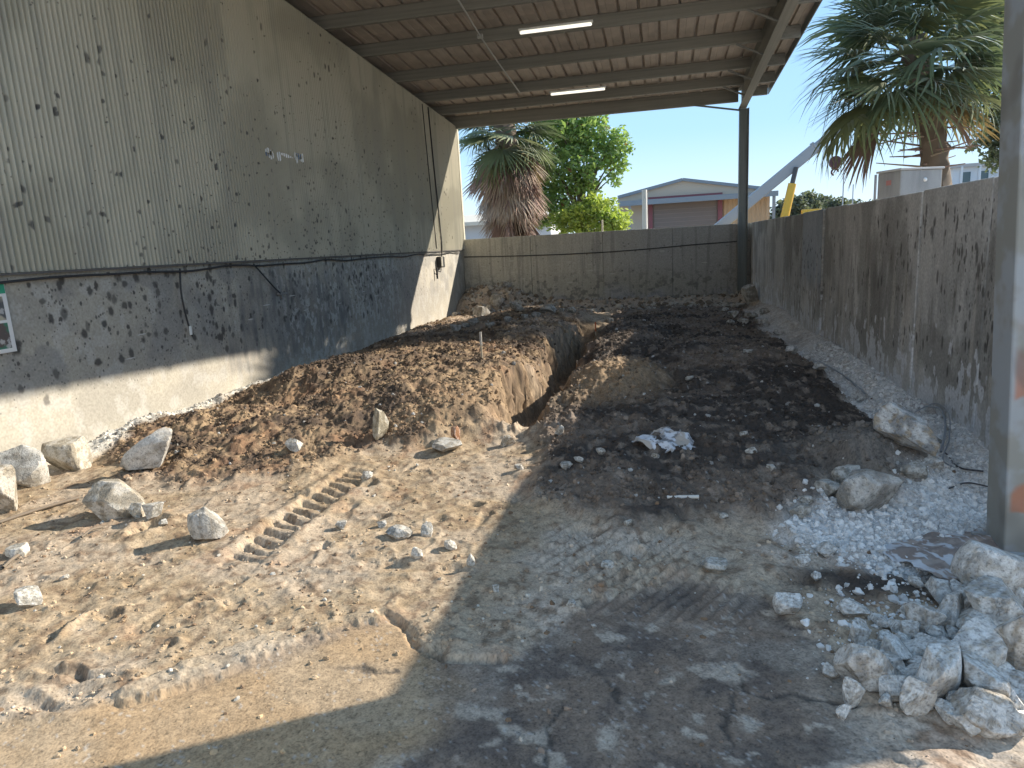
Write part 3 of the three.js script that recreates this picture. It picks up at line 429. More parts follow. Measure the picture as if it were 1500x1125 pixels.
{
  const c = solo('conduit', mergeGeometries([tube([[-2.82, yS(-4.1) - 0.26, -4.1], [-2.84, yS(-9.6) - 0.255, -9.6], [-2.95, yS(-12.4) - 0.258, -12.4], [-3.02, yS(-15) - 0.26, -15.6]], 0.016, 30, 6), box(0.09, 0.06, 0.06, -2.93, yS(-11.9) - 0.27, -11.9)]), M([0.4, 0.4, 0.37], 0.6), 'thin grey conduit running across the purlins under the roof', 'conduit');
  const black = M([0.03, 0.03, 0.032], 0.6), x = XL + 0.03;
  solo('wall_conduit', tube([[XL + 0.05, 4.9, -15.75], [XL + 0.055, 3.5, -15.85], [XL + 0.06, 2.4, -15.95], [XL + 0.055, 1.72, -16.0], [XL + 0.04, 1.5, -15.95]], 0.016, 30, 6), black, 'thick dark cable dropping from the eave to the switch box', 'cable');
  solo('wall_conduit', tube([[XL + 0.05, 4.9, -15.35], [XL + 0.05, 3, -15.5], [XL + 0.05, 1.72, -15.62]], 0.01, 20, 5), black, 'thin dark cable down the cladding beside the thick one', 'cable');
  const b = thing('switch_box', 'dark switch box with hanging plug on the sunlit end of the shed wall', 'switch box', [XL, 0, 0]);
  part('housing', box(0.12, 0.26, 0.28, 0.05, 1.4, -15.85, 0.02), black, b); part('cover', box(0.02, 0.22, 0.1, 0.12, 1.41, -15.72, 0.006), M([0.35, 0.33, 0.28], 0.6), b); part('plug', mergeGeometries([tube([[0.06, 1.28, -15.8], [0.08, 1.18, -15.7], [0.06, 1.2, -15.55]], 0.012, 12, 5), bar([0.05, 1.28, -15.52], [0.05, 1.02, -15.5], 0.03, 0.022)]), black, b);
  const pt = []; for (let i = 0; i <= 40; i++) { const z = -3.2 - i * 0.36; pt.push([x + 0.005, 1.62 - 0.028 * Math.abs(Math.sin(i * 0.5)) + 0.008 * Math.sin(i * 1.7), z]); }
  solo('wall_cable', tube(pt, 0.013, 160, 6), black, 'black cable sagging along the bottom edge of the cladding', 'cable');
  solo('hanging_cable', tube([[x, 1.62, -6.68], [x + 0.01, 1.35, -6.63], [x + 0.01, 1.05, -6.66], [x, 0.86, -6.72]], 0.011, 20, 6), black, 'short dark cable hanging down the splashed concrete, white tag at end', 'cable');
  solo('cable_tag', box(0.012, 0.1, 0.035, x + 0.02, 0.93, -6.68, 0.004), M([0.75, 0.75, 0.72]), 'small white tag on the end of the hanging cable', 'tag');
  solo('hanging_cable', tube([[x, 1.62, -8.1], [x + 0.01, 1.45, -8.3], [x + 0.01, 1.28, -8.52], [x + 0.01, 1.2, -8.64]], 0.011, 20, 6), black, 'slanting dark cable ending at a small wall bracket', 'cable');
  solo('wall_bracket', mergeGeometries([box(0.05, 0.02, 0.2, XL + 0.02, 1.19, -8.72), box(0.012, 0.09, 0.03, XL + 0.01, 1.15, -8.73)]), M([0.2, 0.2, 0.2], 0.5), 'small dark bracket fixed to the concrete base', 'bracket');
  solo('back_cable', tube([[XL + 0.02, 1.47, ZB + 0.02], [-3.6, 1.42, ZB + 0.02], [-2, 1.4, ZB + 0.03], [-0.6, 1.42, ZB + 0.02], [0.7, 1.47, ZB + 0.02], [1.8, 1.5, ZB + 0.02]], 0.012, 60, 5), black, 'thin dark cable strung along the back wall', 'cable');
}
// information board on the left wall (its outer edge shows)
{
  const t = thing('notice_board', 'white framed notice board with green header and photos on the concrete base', 'sign', [XL, 0, 0]);
  const z0 = -4.58, z1 = -3.75, y0 = 1.03, y1 = 1.6;
  part('board', box(0.014, y1 - y0, z1 - z0, 0.007, (y0 + y1) / 2, (z0 + z1) / 2), M([0.75, 0.74, 0.72], 0.5), t);
  const pr = tex(256, 192, (i, j) => { const u = i / 256, v = j / 192; if (v > 0.84) return [0.03, 0.3, 0.17]; const cell = v > 0.44 ? 1 : 0; if (Math.abs(v - 0.44) < 0.02 || u > 0.955 || v < 0.05 || v > 0.8) return [0.75, 0.74, 0.71]; const n = fbm(u * 14, v * 12 + cell * 30, 4), m = fbm(u * 6 + 9, v * 6 + cell * 11, 3); let k = cell ? mix3([0.45, 0.4, 0.3], [0.1, 0.1, 0.1], sm(0.4, 0.6, m)) : mix3([0.05, 0.2, 0.12], [0.12, 0.09, 0.08], sm(0.4, 0.6, m)); return mix3(k, [0.6, 0.58, 0.55], 0.7 * sm(0.6, 0.7, n)); });
  const g = new THREE.PlaneGeometry(z1 - z0 - 0.01, y1 - y0 - 0.01); const u = g.attributes.uv; for (let i = 0; i < u.count; i++) u.setX(i, u.getX(i)); g.rotateY(Math.PI / 2); g.translate(0.017, (y0 + y1) / 2, (z0 + z1) / 2); part('print', g, new THREE.MeshStandardMaterial({ map: pr, roughness: 0.5 }), t);
}
// torn sticker remnants on the cladding
{
  const t = thing('torn_sticker', 'torn white and blue sticker remnants on the ribbed cladding', 'sticker', [XL + 0.03, 0, 0]);
  const wm = M([0.9, 0.9, 0.92], 0.5), bm = M([0.12, 0.16, 0.26], 0.5);
  const scrap = (px, py, w, h, m, rot = 0) => { const p = onX(px, py, XL + 0.03); const sh2 = new THREE.Shape(); const r = rng(px * 7 + py); const n = 9; w *= 1.4; h *= 1.5; for (let i = 0; i < n; i++) { const a = i / n * 6.283, q = 0.7 + 0.45 * r(); const x = Math.cos(a) * w / 2 * q, y = Math.sin(a) * h / 2 * q; i ? sh2.lineTo(x, y) : sh2.moveTo(x, y); } const g = new THREE.ExtrudeGeometry(sh2, { depth: 0.003, bevelEnabled: false }); g.rotateZ(rot); g.rotateY(Math.PI / 2); g.translate(0, p.y, p.z); part('scrap', g, m, t); };
  scrap(393, 222, 0.13, 0.06, wm, -0.3); scrap(397, 227, 0.09, 0.08, wm, 0.3); scrap(391, 225.5, 0.07, 0.05, bm); scrap(409, 228, 0.1, 0.1, wm); scrap(419, 228, 0.26, 0.035, wm, -0.06); scrap(434, 231, 0.07, 0.11, wm, 0.4); scrap(442, 233, 0.1, 0.06, wm); scrap(443, 228, 0.05, 0.05, wm); scrap(438, 229, 0.13, 0.06, bm);
}
// ---------------------------------------------------------------- rocks and rubble
const rockMap = tex(GN, GN, (i, j) => { let v = 0.86 + (grainV[j * GN + i] - 0.5) * 0.9; const s = tn[2](i, j), q = tn[1](i, j); if (s > 0.8) v *= 1.12; if (s < 0.17) v *= 0.72; if (q < 0.08) v *= 0.6; return [v, v * 0.99, v * 0.97]; }, true, true);
const rockMat = new THREE.MeshStandardMaterial({ vertexColors: true, roughness: 0.95, map: rockMap, bumpMap: grainBump, bumpScale: 0.004 });
const rockBase = mergeVertices(new THREE.IcosahedronGeometry(1, 11).deleteAttribute('uv').deleteAttribute('normal'));
const n3 = (x, y, z, o = 3) => 0.5 + ((fbm(x, y, o) + fbm(y + 9.3, z + 4.1, o) + fbm(z + 15.7, x + 3.3, o)) / 3 - 0.5) * 1.5;
function rockGeo(seed, sx, sy, sz, tone, dust = 0.3, facets = 11) {
  const r = rng(seed * 7919 + 13), g = rockBase.clone(), p = g.attributes.position, planes = [];
  for (let i = 0; i < facets; i++) { const n = new THREE.Vector3(r() * 2 - 1, r() * 2 - 1, r() * 2 - 1).normalize(); planes.push([n, 0.4 + 0.36 * r()]); }
  planes.push([new THREE.Vector3((r() - 0.5) * 0.4, 1, (r() - 0.5) * 0.4).normalize(), 0.5 + 0.2 * r()]);
  const v = new THREE.Vector3(), C = [];
  for (let i = 0; i < p.count; i++) {
    v.fromBufferAttribute(p, i);
    { let k = 1; for (const [n, d] of planes) { const q = v.dot(n); if (q > d) k = Math.min(k, d / q); } v.multiplyScalar(k); }
    const n = n3(v.x * 2.2 + seed, v.y * 2.2, v.z * 2.2, 4) - 0.5, f = n3(v.x * 7 + seed, v.y * 7, v.z * 7, 3) - 0.5;
    v.multiplyScalar(1.42 * (1 + 0.09 * n + 0.05 * f)); p.setXYZ(i, v.x, v.y, v.z);
    const t = n3(v.x * 3 + seed * 2, v.y * 3, v.z * 3 + 5, 4), t2 = n3(v.x * 9, v.y * 9 + seed, v.z * 9, 2); let c = mix3(tone, tone.map(q => q * 0.62), sm(0.45, 0.62, t)); c = mix3(c, [0.4, 0.31, 0.2], 0.9 * dust * sm(0.5, 0.62, t2)); c = mix3(c, [0.72, 0.72, 0.71], dust * sm(0.52, 0.4, t)); C.push(...c);
  }
  g.setAttribute('color', new THREE.Float32BufferAttribute(C, 3)); g.computeBoundingBox(); { const b = g.boundingBox, q = new THREE.Vector3(), c = new THREE.Vector3(); b.getSize(q); b.getCenter(c); g.translate(-c.x, -c.y, -c.z); g.scale(2.06 * sx / q.x, 2.06 * sy / q.y, 2.06 * sz / q.z); }
  g.computeVertexNormals(); const h = toCreasedNormals(g, 0.3), P = h.attributes.position, N = h.attributes.normal, U = new Float32Array(P.count * 2);
  for (let i = 0; i < P.count; i++) { const ax = Math.abs(N.getX(i)), ay = Math.abs(N.getY(i)), az = Math.abs(N.getZ(i)); const x = P.getX(i), y = P.getY(i), z = P.getZ(i); if (ay > ax && ay > az) { U[2 * i] = x; U[2 * i + 1] = z; } else if (ax > az) { U[2 * i] = z; U[2 * i + 1] = y; } else { U[2 * i] = x; U[2 * i + 1] = y; } U[2 * i] *= 1.3; U[2 * i + 1] *= 1.3; }
  h.setAttribute('uv', new THREE.BufferAttribute(U, 2)); h.deleteAttribute('uv1'); return h;
}
// a rock seen with its foot centre at pixel (px, py), w x h pixels large
let rk = 1;
function rockAt(px, py, w, h, tone, label, o = {}) {
  const p = hit(px, py - h * 0.15), d = Math.hypot(p.x, EYE - p.y, p.z), W = w / FPX * d, H = h / FPX * d * 1.05, seed = o.seed || rk++;
  const m = solo(o.name || 'concrete_chunk', rockGeo(seed, W / 2, H / 2 * (o.fy || 1), (o.fz || 0.8) * W / 2, tone, o.dust ?? 0.3, o.facets || 9), rockMat, label, o.cat || 'rubble', o.group);
  m.rotation.set(o.rx || 0, o.ry || 0, o.rz || 0, 'YXZ'); m.position.set(p.x, p.y + H * (o.lift ?? 0.3), p.z); return m;
}
const PALE = [0.58, 0.55, 0.49], GREY = [0.46, 0.44, 0.4], BLUE = [0.7, 0.68, 0.65], TAN = [0.47, 0.42, 0.34];
const gL = 'loose concrete chunks by the shed wall';
rockAt(228, 692, 78, 40, [0.64, 0.61, 0.56], 'large white slab shaped chunk resting on the brown soil edge', { rz: 0.5, ry: 0.25, fz: 0.5, fy: 0.95, group: gL, seed: 61, lift: 0.52, facets: 7 });
rockAt(172, 762, 66, 52, TAN, 'tan grey boulder with a dark shaded flank on open dirt', { rz: -0.25, ry: 0.5, group: gL, seed: 7, facets: 8 });
rockAt(308, 792, 46, 46, GREY, 'greenish grey cobble lying beside the tyre track', { ry: 0.9, group: gL, seed: 12 });
rockAt(34, 718, 72, 56, PALE, 'blocky white chunk with a grey broken face', { ry: 0.3, rz: 0.1, group: gL, seed: 23, facets: 7 });
rockAt(0, 762, 46, 66, TAN, 'rounded tan boulder beside the blocky white chunk', { group: gL, seed: 31 });
rockAt(100, 690, 52, 42, [0.5, 0.45, 0.36], 'dusty tan chunk against the foot of the shed wall', { group: gL, seed: 41 });
rockAt(88, 655, 24, 14, GREY, 'small grey stone lying on the wall ledge', { group: gL });
rockAt(5, 676, 22, 18, GREY, 'small grey stone tucked behind the blocky white chunk', { group: gL });
rockAt(228, 757, 26, 20, PALE, 'small pale stone beside the tan grey boulder', { group: gL });
rockAt(200, 760, 24, 22, TAN, 'clod sized tan stone between boulder and track', { group: gL });
rockAt(558, 648, 24, 44, [0.52, 0.46, 0.34], 'upright pale stone standing in the brown soil', { group: gL, fz: 1.1, seed: 52, lift: 0.4 });
rockAt(655, 664, 44, 20, GREY, 'flat grey stone at the foot of the lit soil bank', { group: gL });
rockAt(745, 655, 22, 18, TAN, 'tan stone at the mouth of the trench', { group: gL });
rockAt(585, 788, 38, 16, GREY, 'flat grey stone on the sunlit dirt', { group: 'small stones on the sunlit dirt' });
for (const [x, y, w, h] of [[625, 788, 18, 22], [500, 775, 18, 12], [690, 832, 12, 22], [612, 818, 16, 18], [660, 805, 18, 14], [538, 700, 16, 10], [560, 772, 14, 10], [432, 660, 22, 16], [40, 888, 34, 22], [25, 815, 26, 14], [410, 545, 14, 10], [240, 770, 12, 9], [95, 850, 10, 8]]) rockAt(x, y, w, h, PALE, 'small pale stone on the sunlit dirt', { group: 'small pale stones on sunlit dirt', name: 'stone', cat: 'stone' });
for (const [x, y, w, h] of [[760, 690, 14, 10], [830, 688, 18, 12], [848, 678, 14, 10], [890, 832, 18, 10], [1045, 838, 36, 20], [838, 888, 12, 9], [726, 868, 10, 12], [960, 670, 12, 9], [1095, 520, 14, 9], [1100, 665, 16, 10], [1090, 640, 12, 8], [880, 668, 14, 12], [820, 640, 14, 18], [1130, 690, 14, 10], [1060, 760, 12, 8], [870, 920, 8, 6], [920, 770, 12, 9], [1010, 560, 12, 8], [1170, 760, 26, 22], [1180, 740, 20, 14]]) rockAt(x, y, w, h, GREY, 'small grey stone on the shaded soil', { group: 'small grey stones on shaded soil', name: 'stone', cat: 'stone' });
// rocks by the right wall
const gW = 'large chunks at the foot of the streaked wall';
rockAt(1326, 668, 80, 44, [0.5, 0.5, 0.5], 'long white slab leaning beside the wire loops at the wall foot', { rz: -0.55, ry: -0.3, fz: 0.5, group: gW, seed: 72, lift: 0.55, facets: 10, dust: 0.8 });
rockAt(1272, 754, 78, 60, [0.5, 0.48, 0.45], 'round pitted pale boulder on the white gravel', { group: gW, seed: 73, rz: 0.35, facets: 14, lift: 0.38 });
rockAt(1336, 706, 30, 22, GREY, 'grey lump between the pitted boulder and leaning slab', { group: gW });
rockAt(1240, 668, 34, 26, GREY, 'dirty grey chunk on the crest of the dark soil', { group: gW });
rockAt(1215, 728, 34, 22, GREY, 'dirty grey chunk at the edge of dark soil and gravel', { group: gW });
rockAt(1368, 690, 24, 20, BLUE, 'small bluish chunk against the wall foot', { group: gW }); rockAt(1352, 648, 40, 18, GREY, 'flat dark chunk lying on the leaning slab top', { group: gW });
for (const [x, y, w, h] of [[1120, 478, 16, 12], [1140, 492, 14, 10], [1160, 520, 18, 12], [1200, 545, 18, 10], [1260, 590, 22, 12], [1180, 530, 14, 10]]) rockAt(x, y, w, h, BLUE, 'dust covered lump along the foot of the streaked wall', { group: 'dusty lumps along the wall foot' });
// the pile of broken concrete in the near corner
const gP = 'broken concrete pile near the painted post';
const big = [[1456, 888, 84, 62, 'pointed pale chunk crowning the pile by the post', -0.2], [1462, 930, 108, 52, 'wide whitish wedge in the concrete pile', -0.2], [1440, 956, 86, 36, 'flat grey slab under the whitish wedge', 0.1], [1486, 1000, 52, 76, 'tall grey block at the frame side of the pile', 0.1], [1418, 998, 98, 50, 'long pale block lying across the middle of the pile', -0.2], [1390, 928, 56, 44, 'bluish chunk behind the long pale block', 0.2], [1354, 938, 46, 40, 'pale angular chunk in the upper pile', 0.1], [1264, 1012, 66, 56, 'grey angular chunk at the slab side of the pile', 0.1], [1370, 1034, 74, 66, 'brown stained block in the lower pile', -0.15], [1436, 1035, 64, 46, 'pyramid shaped grey chunk in the lower pile', 0], [1440, 1076, 70, 44, 'light tipped chunk at the sunlit end of the pile', 0.1], [1342, 1048, 42, 40, 'small pointed chunk beside the brown stained block', 0.3], [1312, 975, 56, 32, 'flat mottled chunk in the gravelly part of the pile', 0.1], [1490, 1020, 50, 24, 'thin slab lying by the tall grey block', 0]];
big.forEach(([x, y, w, h, l, rz], i) => rockAt(x, y, w * 1.0, h * 1.0, [BLUE, [0.66, 0.64, 0.61], [0.56, 0.53, 0.49], [0.6, 0.57, 0.53]][i % 4], l, { rz, ry: i * 0.9, group: gP, seed: 100 + i * 3, facets: 7 + i % 3, lift: 0.46, fz: 0.58, dust: 0.5 }));
for (const [x, y, w, h] of [[1250, 904, 34, 20], [1338, 905, 30, 18], [1258, 945, 30, 34], [1250, 1040, 24, 42], [1217, 995, 24, 20], [1310, 1024, 36, 30], [1330, 938, 28, 26], [1396, 936, 26, 22], [1408, 955, 26, 18], [1402, 1042, 28, 26], [1153, 902, 36, 32], [1486, 1076, 26, 32], [1378, 886, 34, 32], [1408, 888, 36, 32], [1476, 1052, 32, 38], [1290, 918, 26, 16], [1312, 928, 22, 18], [1296, 945, 24, 18], [1280, 958, 26, 18], [1345, 970, 44, 26], [1320, 1000, 30, 22], [1462, 985, 34, 26], [1360, 960, 30, 24], [1385, 958, 24, 20], [1298, 1035, 20, 16], [1235, 1055, 16, 22], [1425, 905, 34, 26], [1340, 860, 20, 14], [1175, 830, 20, 16], [1195, 850, 16, 12], [1210, 815, 30, 20], [1320, 950, 26, 22], [1375, 985, 28, 20], [1338, 985, 26, 20], [1452, 952, 40, 30], [1490, 945, 36, 30], [1400, 1005, 40, 30], [1470, 1010, 40, 32], [1300, 990, 36, 28], [1410, 1070, 34, 26], [1345, 1005, 34, 28], [1490, 890, 30, 30], [1430, 930, 40, 28], [1370, 945, 34, 28], [1495, 1045, 30, 28], [1385, 1055, 30, 24]]) rockAt(x, y, w, h, BLUE, 'small pale fragment in the broken concrete pile', { group: gP, ry: x, rz: (y % 7) * 0.1 - 0.3, dust: 0.4, seed: 300 + x, name: 'concrete_fragment' });
// rubble along the back wall
for (const [x, y, w, h] of [[705, 470, 26, 22], [730, 455, 22, 18], [746, 446, 18, 14], [757, 458, 20, 15], [802, 461, 24, 14], [785, 466, 14, 9], [838, 460, 13, 12], [823, 459, 9, 8], [744, 477, 12, 9], [718, 480, 15, 10], [694, 478, 15, 12], [682, 482, 12, 9], [771, 459, 11, 10], [893, 474, 11, 9], [716, 462, 18, 14], [768, 468, 12, 8], [866, 460, 10, 8], [1098, 448, 22, 30], [1082, 455, 18, 11], [1074, 466, 14, 10], [1100, 468, 18, 11], [1114, 476, 15, 10], [1088, 474, 16, 9], [1062, 458, 12, 8], [668, 494, 16, 18], [1070, 478, 12, 8], [1120, 462, 14, 10]]) rockAt(x, y, w, h, [0.42, 0.4, 0.36], 'weathered rubble lump at the foot of the back wall', { group: 'rubble along the back wall' });

// ---------------------------------------------------------------- crumbs of soil, pebbles, gravel
function scatter(name, n, seed, label, cat, pick, mat) {
  const r = rng(seed), list = []; let guard = 0;
  while (list.length < n && guard++ < n * 40) { const c = pick(r); if (c) list.push(c); }
  const g = mergeVertices(new THREE.IcosahedronGeometry(1, 1).deleteAttribute('uv').deleteAttribute('normal')), p = g.attributes.position, rr = rng(seed + 1); for (let i = 0; i < p.count; i++) { const s = 0.68 + 0.6 * rr(); p.setXYZ(i, p.getX(i) * s, p.getY(i) * s, p.getZ(i) * s); } const gg = g.toNonIndexed(); gg.computeVertexNormals();
  const im = new THREE.InstancedMesh(gg, mat, list.length), m = new THREE.Matrix4(), q = new THREE.Quaternion(), e = new THREE.Euler(), c = new THREE.Color(); im.name = name; sh(im);
  list.forEach(([x, y, z, s, k], i) => { e.set(r() * 6, r() * 6, r() * 6); q.setFromEuler(e); m.compose(new THREE.Vector3(x, y, z), q, new THREE.Vector3(s * (0.7 + 0.7 * r()), s * (0.6 + 0.4 * r()), s * (0.7 + 0.7 * r()))); im.setMatrixAt(i, m); im.setColorAt(i, c.setRGB(...k)); });
  scene.add(im); tag(im, label, cat, null, 'stuff');
}
const crumbMat = new THREE.MeshStandardMaterial({ roughness: 0.97 });
const area = r => [GX0 + 0.1 + (GX1 - GX0 - 0.3) * r(), GZ0 * Math.pow(17 / -GZ0, 0.22 + 0.78 * r())];
const at = (x, z, f, s, k) => [x, height(x, z, f) + s * 0.1, z, s, k];
scatter('soil_clods', 42000, 801, 'dark and brown crumbs of soil strewn over the mounds', 'soil', r => {
  const x = GX0 + 0.1 + 7.1 * r(), z = -4.0 - 11 * Math.pow(r(), 1.5), f = field(x, z), w = Math.max(f.L, f.R); if (w < 0.3 || r() > w * (1 - 0.8 * f.trench)) return;
  const cl = sm(0.4, 0.62, fbm(x * 5 + 31, z * 5, 3)); if (r() > 0.25 + cl) return;
  const s = (0.0035 + 0.016 * Math.pow(r(), 3.5)) * (0.75 - z * 0.045), t = r(); let k = colour(x, z, 0, f); if (t < 0.18) k = mix3(k, f.L > f.R ? A.soilDarkShade : A.peat, 0.7); else if (t > 0.985) k = [0.45, 0.43, 0.4]; const v = 0.6 + 0.6 * r(); return at(x, z, f, s, k.map(q => q * v)); }, crumbMat);
scatter('dirt_crumbs', 15000, 802, 'sandy crumbs and pebbles strewn over the rutted dirt', 'pebbles', r => {
  const [x, z] = area(r); if (z < -9) return; const f = field(x, z), w = (1 - f.slab * 0.82) * (1 - Math.max(f.L, f.R) * 0.6); if (r() > w) return; const cl = sm(0.35, 0.65, fbm(x * 4 + 71, z * 4, 3)); if (r() > 0.2 + cl) return;
  const s = 0.0018 + 0.011 * Math.pow(r(), 5), t = r(); let k = colour(x, z, 0, f); if (t > 0.94) k = [0.5, 0.47, 0.41]; else if (t < 0.1) k = A.soilMid; const v = 0.75 + 0.4 * r(); return at(x, z, f, s, k.map(q => q * v)); }, crumbMat);
scatter('white_gravel', 9000, 803, 'white broken gravel and dust at the foot of the streaked wall', 'gravel', r => {
  const x = 0.4 + 1.7 * r(), z = -2.3 - 7 * Math.pow(r(), 1.6), f = field(x, z), pile = bump(x, z, 1.15, -2.8, 0.5, 0.45, 2); if (r() > Math.max(f.white * (1 - 0.7 * f.R), pile * 0.3)) return;
  const s = 0.003 + 0.018 * Math.pow(r(), 3.5), v = 0.6 + 0.45 * r(); return at(x, z, f, s, [0.78 * v, 0.77 * v, 0.75 * v]); }, crumbMat);

scatter('rubble_crumbs', 1600, 804, 'broken rubble crumbs heaped along the back wall foot', 'rubble', r => {
  const x = -5.1 + 7 * r(), z = -17.9 + 1.7 * Math.pow(r(), 1.6), f = field(x, z); if (r() > Math.max(bump(x, z, -4.4, -17.4, 1.3, 0.9, 1.3), 0.25 + 0.5 * bump(x, z, 1.7, -16.9, 0.5, 1.0, 1.3))) return; const s = 0.012 + 0.06 * Math.pow(r(), 3), v = 0.6 + 0.5 * r(); return at(x, z, f, s, r() < 0.6 ? [0.42 * v, 0.39 * v, 0.34 * v] : [0.2 * v, 0.16 * v, 0.12 * v]); }, crumbMat);
// ---------------------------------------------------------------- litter on the ground
function crumple(w, d, seed, amp, nx = 40, ny = 30, thick = 0.004) {
  const g = new THREE.PlaneGeometry(w, d, nx, ny); g.rotateX(-Math.PI / 2); const p = g.attributes.position;
  for (let i = 0; i < p.count; i++) { const x = p.getX(i), z = p.getZ(i), u = x / w * 2, v = z / d * 2; const e = 1 - 0.28 * fbm(Math.atan2(v, u) * 2 + seed, seed, 3); const X = x * e, Z = z * e; const y = amp * (1.5 * ridged(x * 2.2 / w + seed, z * 1.8 / d, 2) + 0.3 * ridged(x * 6 / w, z * 6 / d + seed, 2)) - amp * 0.9 * (u * u + v * v) * 0.5 ; p.setXYZ(i, X + 0.05 * w * (fbm(u * 2, v * 2 + seed, 2) - 0.5), y, Z); }
  g.computeVertexNormals(); return g;
}
{
  const p = hit(980, 648), m = solo('crumpled_sheet', crumple(0.46, 0.36, 4, 0.05), new THREE.MeshStandardMaterial({ roughness: 0.6, map: tex(128, 128, (i, j) => { const a = fbm(i / 14, j / 14, 4), b = fbm(i / 30 + 5, j / 30, 3); return mix3(mix3([0.6, 0.62, 0.66], [0.2, 0.2, 0.21], sm(0.5, 0.66, a)), [0.4, 0.35, 0.3], sm(0.55, 0.7, b)); }) }), 'crumpled whitish plastic sheet lying on the dark soil', 'plastic sheet'); m.position.set(p.x, p.y - 0.02, p.z); m.rotation.set(0.15, -0.5, -0.12);
  const a = hit(977, 731), b = hit(1024, 731); solo('white_batten', bar([a.x, a.y + 0.012, a.z], [b.x, b.y + 0.014, b.z], 0.011, 0.012, 6), M([0.6, 0.58, 0.54]), 'short whitish strip lying on the dark soil near its edge', 'strip');
  const t = hit(1418, 815); const g = crumple(0.85, 0.56, 9, 0.035, 50, 40); const mm = solo('dusty_tarpaulin', g, new THREE.MeshStandardMaterial({ roughness: 0.9, map: tex(256, 256, (i, j) => { const q = fbm(i / 30, j / 30, 4), w = fbm(i / 12, j / 50 + 4, 4); return mix3(mix3([0.36, 0.30, 0.26], [0.25, 0.2, 0.175], sm(0.4, 0.6, q)), [0.6, 0.62, 0.65], 0.8 * sm(0.54, 0.66, w)); }), bumpMap: grainBump, bumpScale: 0.003 }), 'dust covered brown tarpaulin beside the painted post', 'tarpaulin'); mm.position.set(t.x, t.y + 0.012, t.z); mm.rotation.y = 0.5;
  const wire = M([0.06, 0.06, 0.065], 0.6), wireG = M([0.3, 0.32, 0.34], 0.5);
  const W = (pts, r, m, l, y = 0.02) => solo('loose_wire', tube(pts.map(([px, py, dy = 0]) => { const q = hit(px, py); q.x = Math.min(q.x, XR - 0.03); q.y = height(q.x, q.z) + y + dy; return q; }), r, 50, 5), m, l, 'wire');
  W([[1340, 612, 0.02], [1368, 606, 0.06], [1388, 620, 0.06], [1390, 650, 0.02], [1382, 680], [1398, 690]], 0.005, wireG, 'dark wire curling over behind the leaning slab');
  W([[1356, 604, 0.03], [1378, 612, 0.06], [1384, 640, 0.04], [1378, 668, 0.01]], 0.009, wireG, 'grey wire loop standing by the wall foot');
  W([[1385, 668], [1410, 690], [1440, 696]], 0.006, wire, 'thin dark wire trailing towards the painted post'); W([[1390, 720], [1420, 712], [1450, 718]], 0.005, wire, 'thin dark wire lying across the white dust');
  W([[1200, 532], [1235, 552], [1270, 580]], 0.008, wireG, 'grey wire lying along the dusty wall foot');
  // sticks and pegs
  const twig = M([0.2, 0.16, 0.12], 0.9), S = (x0, y0, x1, y1, r, l, h0 = 0.015, h1 = 0.015) => { const a = hit(x0, y0), b = hit(x1, y1); const mid = a.clone().lerp(b, 0.5); mid.y = Math.max(mid.y, height(mid.x, mid.z)) + 0.02; solo('stick', tube([[a.x, a.y + h0, a.z], mid, [b.x, b.y + h1, b.z]], r, 12, 5), twig, l, 'stick'); };
  S(0, 768, 115, 732, 0.012, 'long dark root lying in the dirt below the tan boulder'); S(14, 664, 62, 645, 0.006, 'thin stick leaning on the wall foot'); S(5, 835, 30, 815, 0.01, 'short dark stick on the sunlit dirt'); S(120, 790, 150, 775, 0.008, 'short twig on the sunlit dirt');
  const peg = (px, py, h, c, l) => { const q = hit(px, py); const t = thing('survey_peg', l, 'peg', [q.x, q.y - 0.04, q.z]); part('stake', box(0.02, h, 0.014, 0, h / 2, 0), M([0.4, 0.34, 0.25]), t); part('painted_top', box(0.024, h * 0.45, 0.018, 0, h * 0.8, 0), M(c), t); };
  peg(873, 500, 0.38, [0.6, 0.16, 0.06], 'orange topped peg at the far end of the trench'); peg(706, 525, 0.34, [0.4, 0.38, 0.34], 'bare thin peg standing on the soil mound');
  const cl = hit(668, 645), cm2 = solo('broken_brick', rockGeo(901, 0.045, 0.07, 0.045, [0.42, 0.2, 0.1], 0.3, 9), rockMat, 'orange brick fragment at the foot of the lit soil bank', 'brick'); cm2.position.copy(cl).add(new THREE.Vector3(0, 0.05, 0)); cm2.rotation.z = 0.3;
}

